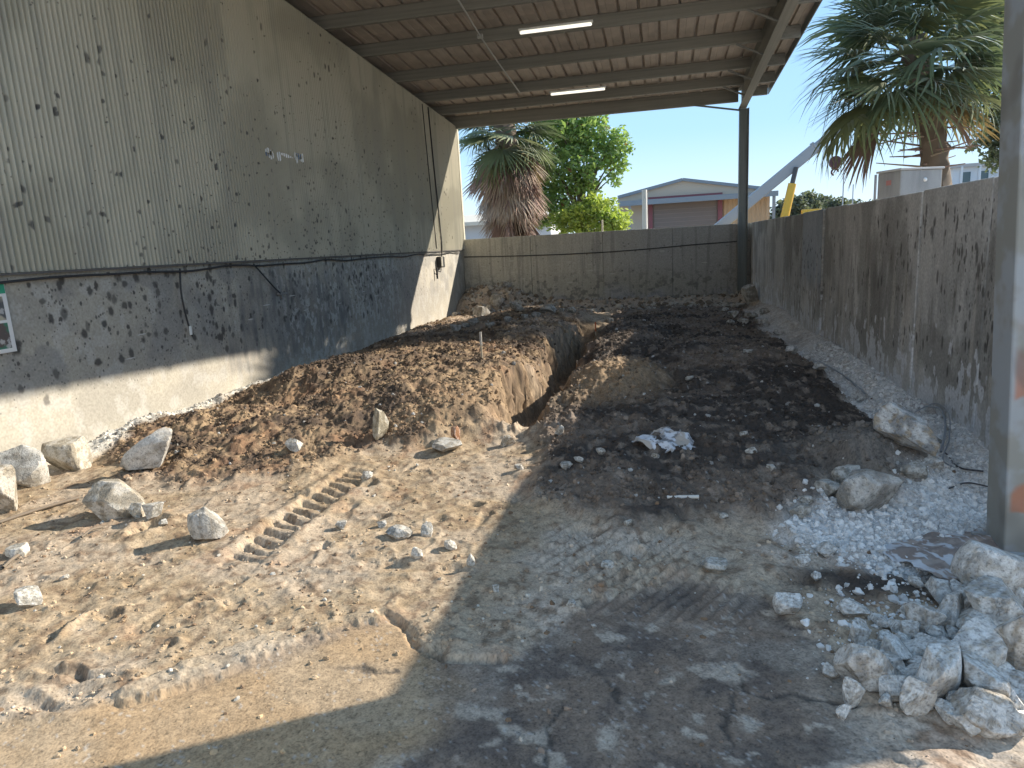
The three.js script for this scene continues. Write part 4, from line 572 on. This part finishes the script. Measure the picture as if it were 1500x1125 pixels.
// ---------------------------------------------------------------- plants behind the walls
const leafM = (c, tr = 0.3) => new THREE.MeshPhysicalMaterial({ color: new THREE.Color().setRGB(...c), roughness: 1, transmission: tr, thickness: 0, side: THREE.DoubleSide });
function fanFrond(seed, pet, L, spread, n, droop, w = 0.042) {
  const r = rng(seed), P = [], I = []; let k = 0;
  const strip = secs => { for (let i = 0; i < secs.length; i++) { P.push(...secs[i][0], ...secs[i][1]); if (i) I.push(k - 2, k - 1, k, k - 1, k + 1, k); k += 2; } };
  strip([[[0, -0.02, -0.02], [0, 0.02, 0.02]], [[pet * 0.5, 0.02, -0.013], [pet * 0.5, 0.05, 0.013]], [[pet, -0.01, -0.009], [pet, 0.01, 0.009]]]);
  strip([[[0, 0.0, 0.02], [0, 0.02, -0.02]], [[pet * 0.5, 0.035, 0.013], [pet * 0.5, 0.05, -0.013]], [[pet, 0, 0.009], [pet, 0.01, -0.009]]]);
  for (let i = 0; i < n; i++) {
    const a = (i / (n - 1) - 0.5) * 2 * spread + (r() - 0.5) * 0.08, len = L * (0.72 + 0.28 * Math.cos(a * 0.55)) * (0.88 + 0.2 * r()), dx = Math.cos(a), dz = Math.sin(a), nx = -dz, nz = dx, dr = droop * (0.7 + 0.6 * r()), cup = 0.12 * Math.cos(a);
    const secs = []; for (const [t, q] of [[0, 0.35], [0.3, 0.9], [0.55, 1], [0.8, 0.55], [1, 0.05]]) { const s = len * t * (1 - 0.22 * dr * t), y = cup * t - dr * len * Math.pow(t, 2.6) + (i % 2 ? 0.012 : -0.012) * t, hw = w * q / 2, cx = pet + dx * s, cz = dz * s; secs.push([[cx + nx * hw, y + hw * 0.5, cz + nz * hw], [cx - nx * hw, y - hw * 0.5, cz - nz * hw]]); }
    strip(secs);
  }
  const g = new THREE.BufferGeometry(); g.setAttribute('position', new THREE.Float32BufferAttribute(P, 3)); g.setIndex(I); g.computeVertexNormals(); return g;
}
function trunkGeo(pts, r0, r1, seed, rad = 14, seg = 40, rough = 0.12) { const c = new THREE.CatmullRomCurve3(pts.map(p => new THREE.Vector3(...p))), g = new THREE.TubeGeometry(c, seg, 1, rad, false), p = g.attributes.position; for (let i = 0; i <= seg; i++) { const o = c.getPointAt(i / seg), R = lerp(r0, r1, i / seg); for (let j = 0; j <= rad; j++) { const k = i * (rad + 1) + j, s = R * (1 + rough * (n2((j % rad) * 1.3 + seed, i * 1.7) - 0.5) * 2); p.setXYZ(k, o.x + (p.getX(k) - o.x) * s, o.y + (p.getY(k) - o.y) * s, o.z + (p.getZ(k) - o.z) * s); } } g.computeVertexNormals(); return g; }
const barkM = M([0.16, 0.125, 0.095], 0.95), deadM = [M([0.33, 0.225, 0.185]), M([0.25, 0.17, 0.145]), M([0.4, 0.32, 0.25])].map(m => (m.side = THREE.DoubleSide, m));
const palmG = [leafM([0.12, 0.165, 0.08], 0.4), leafM([0.15, 0.195, 0.09], 0.4), leafM([0.19, 0.215, 0.09], 0.4), leafM([0.26, 0.19, 0.08], 0.25)];
function palm(label, base, top, crown) {
  const t = thing('fan_palm', label, 'palm tree', [base[0], 0, base[2]]), r = rng(crown.seed); const T = [top[0] - base[0], top[1], top[2] - base[2]];
  part('trunk', trunkGeo([[0, -0.1, 0], [T[0] * 0.25, T[1] * 0.4, T[2] * 0.3], [T[0] * 0.6, T[1] * 0.75, T[2] * 0.65], T], crown.tr, crown.tr * 0.85, 3, 14, 50, 0.25), barkM, t);
  const F = [0, 1, 2, 3].map(i => fanFrond(crown.seed + i, crown.pet, crown.L, 2.0, 30, 0.12 + 0.11 * i, 0.05)), D = [0, 1, 2].map(i => fanFrond(crown.seed + 20 + i, crown.pet * 0.75, crown.L * 0.95, 0.5, 22, 0.12, 0.036));
  const place = (g, m, az, el, roll, y, name, s = 1) => { const o = part(name, g, m, t); o.rotation.order = 'YZX'; o.rotation.set(roll, az, el); o.position.set(T[0] * y[0], y[1], T[2] * y[0]); o.scale.setScalar(s); };
  for (let i = 0; i < crown.n; i++) { const f = (i + 0.5) / crown.n, el = 1.35 - (crown.low || 2.35) * Math.pow(f, 0.85) + (r() - 0.5) * 0.3; place(F[Math.floor(r() * 4)], f > 0.88 ? palmG[2 + (r() < 0.4 ? 1 : 0)] : palmG[Math.floor(r() * 2.6)], i * 2.39996 + r() * 0.4, el, (r() - 0.5) * 0.9, [1, T[1] - 0.1 - 0.55 * f], 'frond', 0.85 + 0.3 * r()); }
  for (let i = 0; i < crown.dead; i++) { const f = i / crown.dead, el = -0.95 - 0.42 * f + (r() - 0.5) * 0.22; place(D[Math.floor(r() * 3)], deadM[Math.floor(r() * 3)], i * 2.39996 + r(), el, (r() - 0.5) * 1.5, [1, T[1] - 0.4 - crown.skirt * f], 'dead_frond', (0.95 + 0.35 * r()) * (crown.ds || 1)); }
  for (let i = 0; i < (crown.stalks || 0); i++) { const a = i * 2.4, y = crown.sy + 0.9 * r() - 0.3, L = 0.5 + 0.7 * r(); part('leaf_stalk', bar([T[0] * 0.6, y, T[2] * 0.6], [T[0] * 0.6 + Math.cos(a) * L, y + (r() - 0.35) * 0.5, T[2] * 0.6 + Math.sin(a) * L], 0.022, 0.01, 5), deadM[i % 3], t); }
  return t;
}
{ // palm behind the right wall
  const z = -15.3, b = onZ(1386, 262, z), c = onZ(1335, 85, z + 0.1);
  palm('tall green fan palm standing behind the streaked concrete wall', [b.x + 0.1, 0, z], [c.x, c.y + 0.35, z + 0.1], { seed: 40, pet: 0.95, L: 1.25, n: 66, dead: 2, skirt: 0.2, tr: 0.26, stalks: 26, sy: 2.9, low: 2.15 });
}
{ // skirted palm behind the back wall
  const z = -20.8, b = onZ(740, 345, z), c = onZ(742, 178, z);
  palm('fan palm with thick brown skirt of dead fronds behind the back wall', [b.x, 0, z], [c.x, c.y + 0.2, z], { seed: 90, pet: 0.75, L: 1.15, n: 36, dead: 190, skirt: 2.5, tr: 0.36, ds: 1.0 });
}
function leafTree(name, label, base, crownBlobs, o) {
  const t = thing(name, label, o.cat || 'tree', base, o.group), r = rng(o.seed);
  part('trunk', trunkGeo([[0, -0.1, 0], [0.05, o.th * 0.5, 0.03], [0.12, o.th, 0]], o.tr, o.tr * 0.6, o.seed, 10, 20), barkM, t);
  const limbs = crownBlobs.map(([x, y, z]) => trunkGeo([[0.1, o.th * 0.8, 0], [0.1 + (x - 0.1) * 0.45, lerp(o.th, y, 0.6), z * 0.45], [x, y + 0.1, z]], o.tr * 0.45, 0.012, o.seed + 2, 6, 12)); part('limbs', mergeGeometries(limbs), barkM, t);
  const P = [], N = [], C = [], I = []; let k = 0;
  const tot = crownBlobs.reduce((s, b) => s + b[3] ** 2, 0);
  for (const [bx, by, bz, R] of crownBlobs) {
    const clumps = Math.max(6, Math.round(o.clumps * R * R / tot));
    for (let c = 0; c < clumps; c++) {
      const d = new THREE.Vector3(r() * 2 - 1, r() * 2 - 1, r() * 2 - 1).normalize().multiplyScalar(R * Math.pow(r(), 0.45)), tone = r(), cs = o.cs * (0.7 + 0.6 * r());
      for (let l = 0; l < o.per; l++) {
        const q = new THREE.Vector3(r() * 2 - 1, r() * 2 - 1, r() * 2 - 1).multiplyScalar(cs).add(d), s = o.leaf * (0.6 + 0.7 * r()), u = new THREE.Vector3(r() * 2 - 1, r() * 1.2 - 0.9, r() * 2 - 1).normalize(), v = new THREE.Vector3(r() * 2 - 1, r() * 2 - 1, r() * 2 - 1).cross(u).normalize().multiplyScalar(s * 0.3); u.multiplyScalar(s * 0.62);
        const b = [bx + q.x, by + q.y * 0.85, bz + q.z]; P.push(b[0] - u.x, b[1] - u.y, b[2] - u.z, b[0] + v.x, b[1] + v.y, b[2] + v.z, b[0] + u.x, b[1] + u.y, b[2] + u.z, b[0] - v.x, b[1] - v.y, b[2] - v.z);
        let col = mix3(o.c0, o.c1, clamp(tone * 0.8 + 0.25 * r())); if (r() < (o.red || 0)) col = [0.22, 0.1, 0.04]; for (let e = 0; e < 4; e++) C.push(...col); I.push(k, k + 1, k + 2, k, k + 2, k + 3); k += 4;
      }
    }
  }
  const g = new THREE.BufferGeometry(); g.setAttribute('position', new THREE.Float32BufferAttribute(P, 3)); g.setAttribute('color', new THREE.Float32BufferAttribute(C, 3)); g.setIndex(I); g.computeVertexNormals();
  part('crown', g, new THREE.MeshPhysicalMaterial({ vertexColors: true, roughness: 1, transmission: 0.55, thickness: 0, side: THREE.DoubleSide }), t); return t;
}
const BL = (z, base, list) => list.map(([px, py, rp, dz = 0]) => { const p = onZ(px, py, z + dz); return [p.x - base[0], p.y, dz, rp / FPX * -(z + dz)]; });
{
  const z = -23, b = [onZ(850, 340, z).x, 0, z], lite = { c0: [0.17, 0.3, 0.06], c1: [0.38, 0.52, 0.13], red: 0.03 };
  leafTree('leafy_tree', 'bright green leafy tree rising beside the skirted palm', b, BL(z, b, [[830, 205, 34], [865, 200, 32], [895, 218, 24], [800, 240, 36, 0.6], [850, 245, 28, 0.4], [905, 245, 14], [880, 235, 20, -0.4], [815, 175, 34, 0.5], [860, 170, 26], [800, 290, 26, 0.5], [775, 215, 26, 1], [912, 225, 10], [830, 275, 22], [795, 190, 30, 0.4], [790, 265, 28, 0.5], [860, 270, 22], [815, 310, 24, 0.4], [895, 265, 12], [845, 222, 26, -0.3], [790, 320, 20, 0.6], [900, 200, 14]]), { seed: 11, th: 2.6, tr: 0.13, clumps: 620, per: 20, cs: 0.19, leaf: 0.14, ...lite });
  const z2 = -22, b2 = [onZ(865, 335, z2).x, 0, z2];
  leafTree('leafy_bush', 'yellow green bush just behind the back wall', b2, BL(z2, b2, [[845, 315, 26], [880, 310, 28], [905, 322, 18], [860, 335, 26], [825, 325, 18], [892, 332, 22], [870, 292, 14]]), { seed: 12, th: 1.3, tr: 0.07, clumps: 230, per: 20, cs: 0.16, leaf: 0.13, c0: [0.24, 0.37, 0.05], c1: [0.48, 0.56, 0.09], cat: 'bush' });
  const z3 = -20, b3 = [onZ(1500, 260, z3).x, 0, z3];
  leafTree('leafy_tree', 'grey green tree partly hidden behind the painted post', b3, BL(z3, b3, [[1440, 60, 30], [1450, 120, 34], [1470, 170, 30], [1490, 90, 40], [1500, 190, 34], [1448, 205, 18], [1410, 40, 22], [1470, 20, 40], [1455, 235, 14], [1470, -60, 55], [1430, -130, 50], [1500, -150, 60], [1470, -210, 55], [1540, -60, 60]]), { seed: 13, th: 3, tr: 0.16, clumps: 1300, per: 24, cs: 0.2, leaf: 0.13, c0: [0.09, 0.12, 0.05], c1: [0.2, 0.22, 0.09] });
  // far tree line
  const far = [[1165, 300, 16], [1182, 292, 15], [1205, 297, 13], [1228, 300, 14], [1252, 303, 13], [1275, 305, 13], [1150, 303, 12], [1145, 318, 14]];
  const cloneLabel = ['far grey green tree past the yellow crane ram', 'tallest far tree between crane and white cabinet'];
  far.forEach(([px, py, rp], i) => { const zz = -78 - (i % 3) * 6, bb = [onZ(px, py, zz).x, 0, zz]; leafTree('distant_tree', i === 1 ? cloneLabel[1] : 'small distant tree on the hazy horizon beyond the wall', bb, BL(zz, bb, [[px, py, rp * 0.8], [px - rp * 0.6, py + 8, rp * 0.7], [px + rp * 0.6, py + 9, rp * 0.7], [px, py + 20, rp]]), { seed: 50 + i, th: 2.6, tr: 0.2, clumps: 120, per: 14, cs: 0.5, leaf: 0.42, c0: [0.07, 0.09, 0.05], c1: [0.15, 0.17, 0.07], group: i === 1 ? undefined : 'distant trees on the horizon' }); });
}

// ---------------------------------------------------------------- beyond the walls: warehouse, crane, cabinet, far buildings
function ribWall(w, h, pitch, amp) { const n = Math.max(4, Math.round(w / pitch) * 4), P = [], I = []; for (let i = 0; i <= n; i++) { const q = i % 4; const d = q === 1 || q === 2 ? amp : 0; P.push(i / n * w, 0, d, i / n * w, h, d); if (i) { const a = 2 * i - 2; I.push(a, a + 2, a + 1, a + 1, a + 2, a + 3); } } const g = new THREE.BufferGeometry(); g.setAttribute('position', new THREE.Float32BufferAttribute(P, 3)); g.setIndex(I); const f = g.toNonIndexed(); f.computeVertexNormals(); return f; }
{
  const z = -50, L = onZ(905, 289, z), Ap = onZ(1000, 263, z), R = onZ(1128, 277, z), F0 = onZ(905, 299, z + 1), F1 = onZ(1140, 283, z + 1);
  const t = thing('warehouse', 'tan gabled warehouse with blue trim and maroon framed roller door', 'building', [0, 0, z]);
  const s = new THREE.Shape([[L.x, 0], [R.x, 0], [R.x, R.y], [Ap.x, Ap.y], [L.x, L.y]].map(p => new THREE.Vector2(...p))); const body = new THREE.ExtrudeGeometry(s, { depth: 22, bevelEnabled: false }); body.translate(0, 0, -22); part('body', body, M([0.5, 0.42, 0.33]), t);
  const blue = M([0.2, 0.235, 0.27], 0.6), mar = M([0.22, 0.07, 0.08], 0.6);
  const trim = (a, b, h, dz) => { const d = Math.hypot(b.x - a.x, b.y - a.y), g = box(d, h, 0.14, 0, 0, 0); g.rotateZ(Math.atan2(b.y - a.y, b.x - a.x)); g.translate((a.x + b.x) / 2, (a.y + b.y) / 2, dz); return g; };
  part('roof_trim', trim(L, Ap, 0.2, 0.1), blue, t); part('roof_trim', trim(Ap, R, 0.2, 0.1), blue, t);
  part('awning', mergeGeometries([trim(F0, F1, 0.34, 1.02), trim({ x: F0.x, y: F0.y + 0.1 }, { x: F1.x, y: F1.y + 0.1 }, 0.05, 0.5)]), blue, t); part('awning_sheet', box(F1.x - F0.x, 0.05, 0.9, (F0.x + F1.x) / 2, (F0.y + F1.y) / 2 + 0.05, 0.5), M([0.4, 0.38, 0.36]), t);
  const d0 = onZ(957, 300, z), d1 = onZ(1050, 300, z), top = d0.y + 0.15;
  const door = part('roller_door', box(d1.x - d0.x, top, 0.06, (d0.x + d1.x) / 2, top / 2, 0.06), M([0.19, 0.15, 0.13], 0.6), t); for (let i = 0; i < 9; i++) part('slat', box(d1.x - d0.x - 0.04, 0.03, 0.05, (d0.x + d1.x) / 2, 1.4 + i * 0.28, 0.1), M([0.28, 0.23, 0.2], 0.6), door);
  part('door_frame', mergeGeometries([box(0.3, top + 0.2, 0.2, d0.x - 0.2, top / 2, 0.14), box(0.3, top + 0.2, 0.2, d1.x + 0.2, top / 2, 0.14), box(d1.x - d0.x + 0.7, 0.32, 0.2, (d0.x + d1.x) / 2, top + 0.2, 0.14)]), mar, t);
  const wx = d1.x + 0.4, rw = ribWall(R.x - wx, F1.y - 0.1, 0.3, 0.05); rw.translate(wx, 0, 0.03); part('ribbed_wall', rw, M([0.48, 0.33, 0.2]), t);
  part('awning_post', box(0.18, F1.y, 0.18, F1.x - 0.25, F1.y / 2 - 0.1, 0.95), M([0.25, 0.26, 0.27]), t); part('awning_post', box(0.18, F0.y, 0.18, F0.x + 0.8, F0.y / 2 - 0.1, 0.95), M([0.25, 0.26, 0.27]), t);
}
{ // white timber post and thin poles
  const P = (px, py, z, r, m, l, n = 'pole', lean = 0) => { const p = onZ(px, py, z); solo(n, bar([p.x + lean, -0.05, z], [p.x, p.y, z], r, r * 0.9, 8), m, l, 'pole'); };
  P(944, 278, -26, 0.1, M([0.55, 0.53, 0.49]), 'thick pale pole in front of the roller door'); P(1283, 256, -14, 0.025, M([0.35, 0.35, 0.35]), 'thin pole beside the white cabinet'); P(1237, 232, -70, 0.06, M([0.4, 0.42, 0.45]), 'slim far antenna mast under the crane hook', 'mast'); P(1250, 270, -75, 0.06, M([0.4, 0.42, 0.45]), 'short far antenna mast near the tree line', 'mast'); P(882, 322, -19.5, 0.03, M([0.5, 0.46, 0.36]), 'short pale stake sticking up in front of the bush', 'stake');
}
{ // mobile crane
  const z = -42, a = onZ(1068, 322, z), b = onZ(1236, 182, z), k = onZ(1158, 247, z), r0 = onZ(1149, 312, z + 0.4), r1 = onZ(1165, 252, z + 0.4), hk = onZ(1224, 240, z + 0.3);
  const t = thing('mobile_crane', 'grey telescopic crane boom with yellow lifting ram behind the walls', 'crane', [0, 0, z]);
  const grey = M([0.3, 0.31, 0.325], 0.5), yel = M([0.6, 0.36, 0.04], 0.5), dk = M([0.06, 0.06, 0.06], 0.6);
  const beam = (p, q, h, w) => { const d = Math.hypot(q.x - p.x, q.y - p.y), g = new RoundedBoxGeometry(d, h, w, 2, 0.06); g.rotateZ(Math.atan2(q.y - p.y, q.x - p.x)); g.translate((p.x + q.x) / 2, (p.y + q.y) / 2, 0); return g; };
  const low = { x: a.x - 1.6, y: a.y - 1.2 };
  const at2 = f => ({ x: lerp(low.x, b.x, f), y: lerp(low.y, b.y, f) });
  part('boom_section', beam(low, at2(0.82), 0.58, 0.5), grey, t); part('boom_section', beam(at2(0.8), at2(0.93), 0.46, 0.4), grey, t); part('boom_section', beam(at2(0.91), b, 0.4, 0.36), grey, t); part('boom_collar', beam(at2(0.805), at2(0.82), 0.7, 0.6), grey, t);
  part('lifting_ram', bar([r0.x - 0.25, 1.2, 0.45], [lerp(r0.x, r1.x, 0.72), lerp(r0.y, r1.y, 0.72), 0.45], 0.24, 0.22, 12), yel, t); part('ram_rod', bar([lerp(r0.x, r1.x, 0.6), lerp(r0.y, r1.y, 0.6), 0.45], [r1.x + 0.05, r1.y + 0.25, 0.35], 0.13, 0.13, 10), dk, t);
  part('chassis', mergeGeometries([box(11, 0.7, 2.4, 6.5, 1.05, 0, 0.06), box(2.2, 0.8, 2.4, 11, 1.6, 0, 0.15)]), yel, t); part('slew_body', box(3.2, 0.6, 2.2, 3.4, 1.7, 0, 0.1), yel, t);
  part('deck_rail', box(1.0, 0.3, 0.3, onZ(1185, 309, z).x, onZ(1185, 311, z).y, 0.6, 0.04), yel, t);
  for (const x of [2.2, 3.6, 8.6, 10.2]) for (const dz of [-1, 1]) { const w = part('wheel', new THREE.CylinderGeometry(0.6, 0.6, 0.4, 20).rotateX(Math.PI / 2).translate(x, 0.6, dz * 1.05), dk, t); part('hub', new THREE.CylinderGeometry(0.22, 0.22, 0.44, 12).rotateX(Math.PI / 2).translate(x, 0.6, dz * 1.05), grey, w); }
  const blk = part('hook_block', mergeGeometries([new THREE.CylinderGeometry(0.32, 0.32, 0.3, 16).rotateX(Math.PI / 2).translate(hk.x, hk.y + 0.1, 0.2), box(0.34, 0.5, 0.34, hk.x, hk.y, 0.2, 0.04), new THREE.TorusGeometry(0.17, 0.05, 8, 16, 4.4).translate(hk.x, hk.y - 0.42, 0.2)]), M([0.07, 0.025, 0.025], 0.5), t); part('hoist_rope', bar([hk.x, hk.y + 0.3, 0.2], [b.x - 0.35, b.y - 0.2, 0.1], 0.02, 0.02, 5), dk, blk);
}
{ // white cabinet behind the right wall
  const z = -11.5, p = onZ(1327, 258, z), w0 = onZ(1284, 258, z), w1 = onZ(1366, 250, z), H = w1.y + 0.0;
  const t = thing('steel_cabinet', 'tilted pale grey steel cabinet rising above the streaked wall', 'cabinet', [p.x + 0.05, 0, z]); t.rotation.y = 0.42;
  part('housing', box(0.7, H + 0.03, 0.46, 0, H / 2, 0, 0.015), M([0.4, 0.395, 0.4], 0.6, { map: galvTex }), t); part('lid', box(0.74, 0.03, 0.5, 0, H + 0.03, 0, 0.008), M([0.5, 0.49, 0.48], 0.5), t); part('warning_mark', box(0.004, 0.07, 0.1, -0.352, H - 0.14, 0, 0.001), M([0.45, 0.2, 0.18]), t); part('pale_ball', new THREE.SphereGeometry(0.03, 12, 8).translate(0.06, H - 0.13, 0.23), M([0.8, 0.8, 0.8], 0.3), t);  // small pale ball on the cabinet front
}
{ // far apartment block, right
  const z = -62, x0 = onZ(1395, 265, z).x, H = onZ(1440, 243, z).y; const t = thing('apartment_block', 'white far apartment block with dark windows beyond the palm trunk', 'building', [x0, 0, z]); const wm = M([0.6, 0.62, 0.64]), gm = M([0.08, 0.12, 0.13], 0.2);
  part('wall', box(9, H, 8, 4.5, H / 2, -4), wm, t); part('roof', box(9.6, 0.25, 8.6, 4.5, H + 0.12, -4), M([0.4, 0.38, 0.37]), t);
  for (let i = 0; i < 7; i++) for (let j = 0; j < 2; j++) { const w = part('window', box(0.8, 1.3, 0.1, 0.9 + i * 1.25, H - 0.95 - j * 2.2, 0.02), wm, t); part('pane', box(0.66, 1.15, 0.08, 0.9 + i * 1.25, H - 0.95 - j * 2.2, 0.05), gm, w); }
  for (let i = 0; i < 8; i++) part('balcony_post', box(0.12, H, 0.12, 0.3 + i * 1.25, H / 2, 0.9), wm, t); part('balcony_slab', box(9, 0.15, 1.1, 4.5, H - 2.1, 0.5), wm, t);
}
{ // low pale sheds, left
  const z = -38, a = onZ(676, 324, z), b = onZ(806, 318, z); const t = thing('low_shed', 'low pale shed glimpsed behind the skirted palm', 'building', [a.x - 3, 0, z]); const w = b.x - a.x + 3, H = a.y - 0.3;
  part('wall', box(w, H, 6, w / 2, H / 2, -3), M([0.55, 0.55, 0.56]), t); const s = new THREE.Shape([[-0.4, 0], [6.4, 0], [6.4, 0.2], [3, 0.75], [-0.4, 0.2]].map(p => new THREE.Vector2(...p))); const g = new THREE.ExtrudeGeometry(s, { depth: w + 0.6, bevelEnabled: false }); g.rotateY(Math.PI / 2); g.translate(-0.3, H, 0.2); part('roof', g, M([0.62, 0.55, 0.45]), t); part('door', box(1.0, 2.0, 0.06, w * 0.6, 1.0, 0.03), M([0.3, 0.3, 0.3]), t);
}
renderer.render(scene, camera);
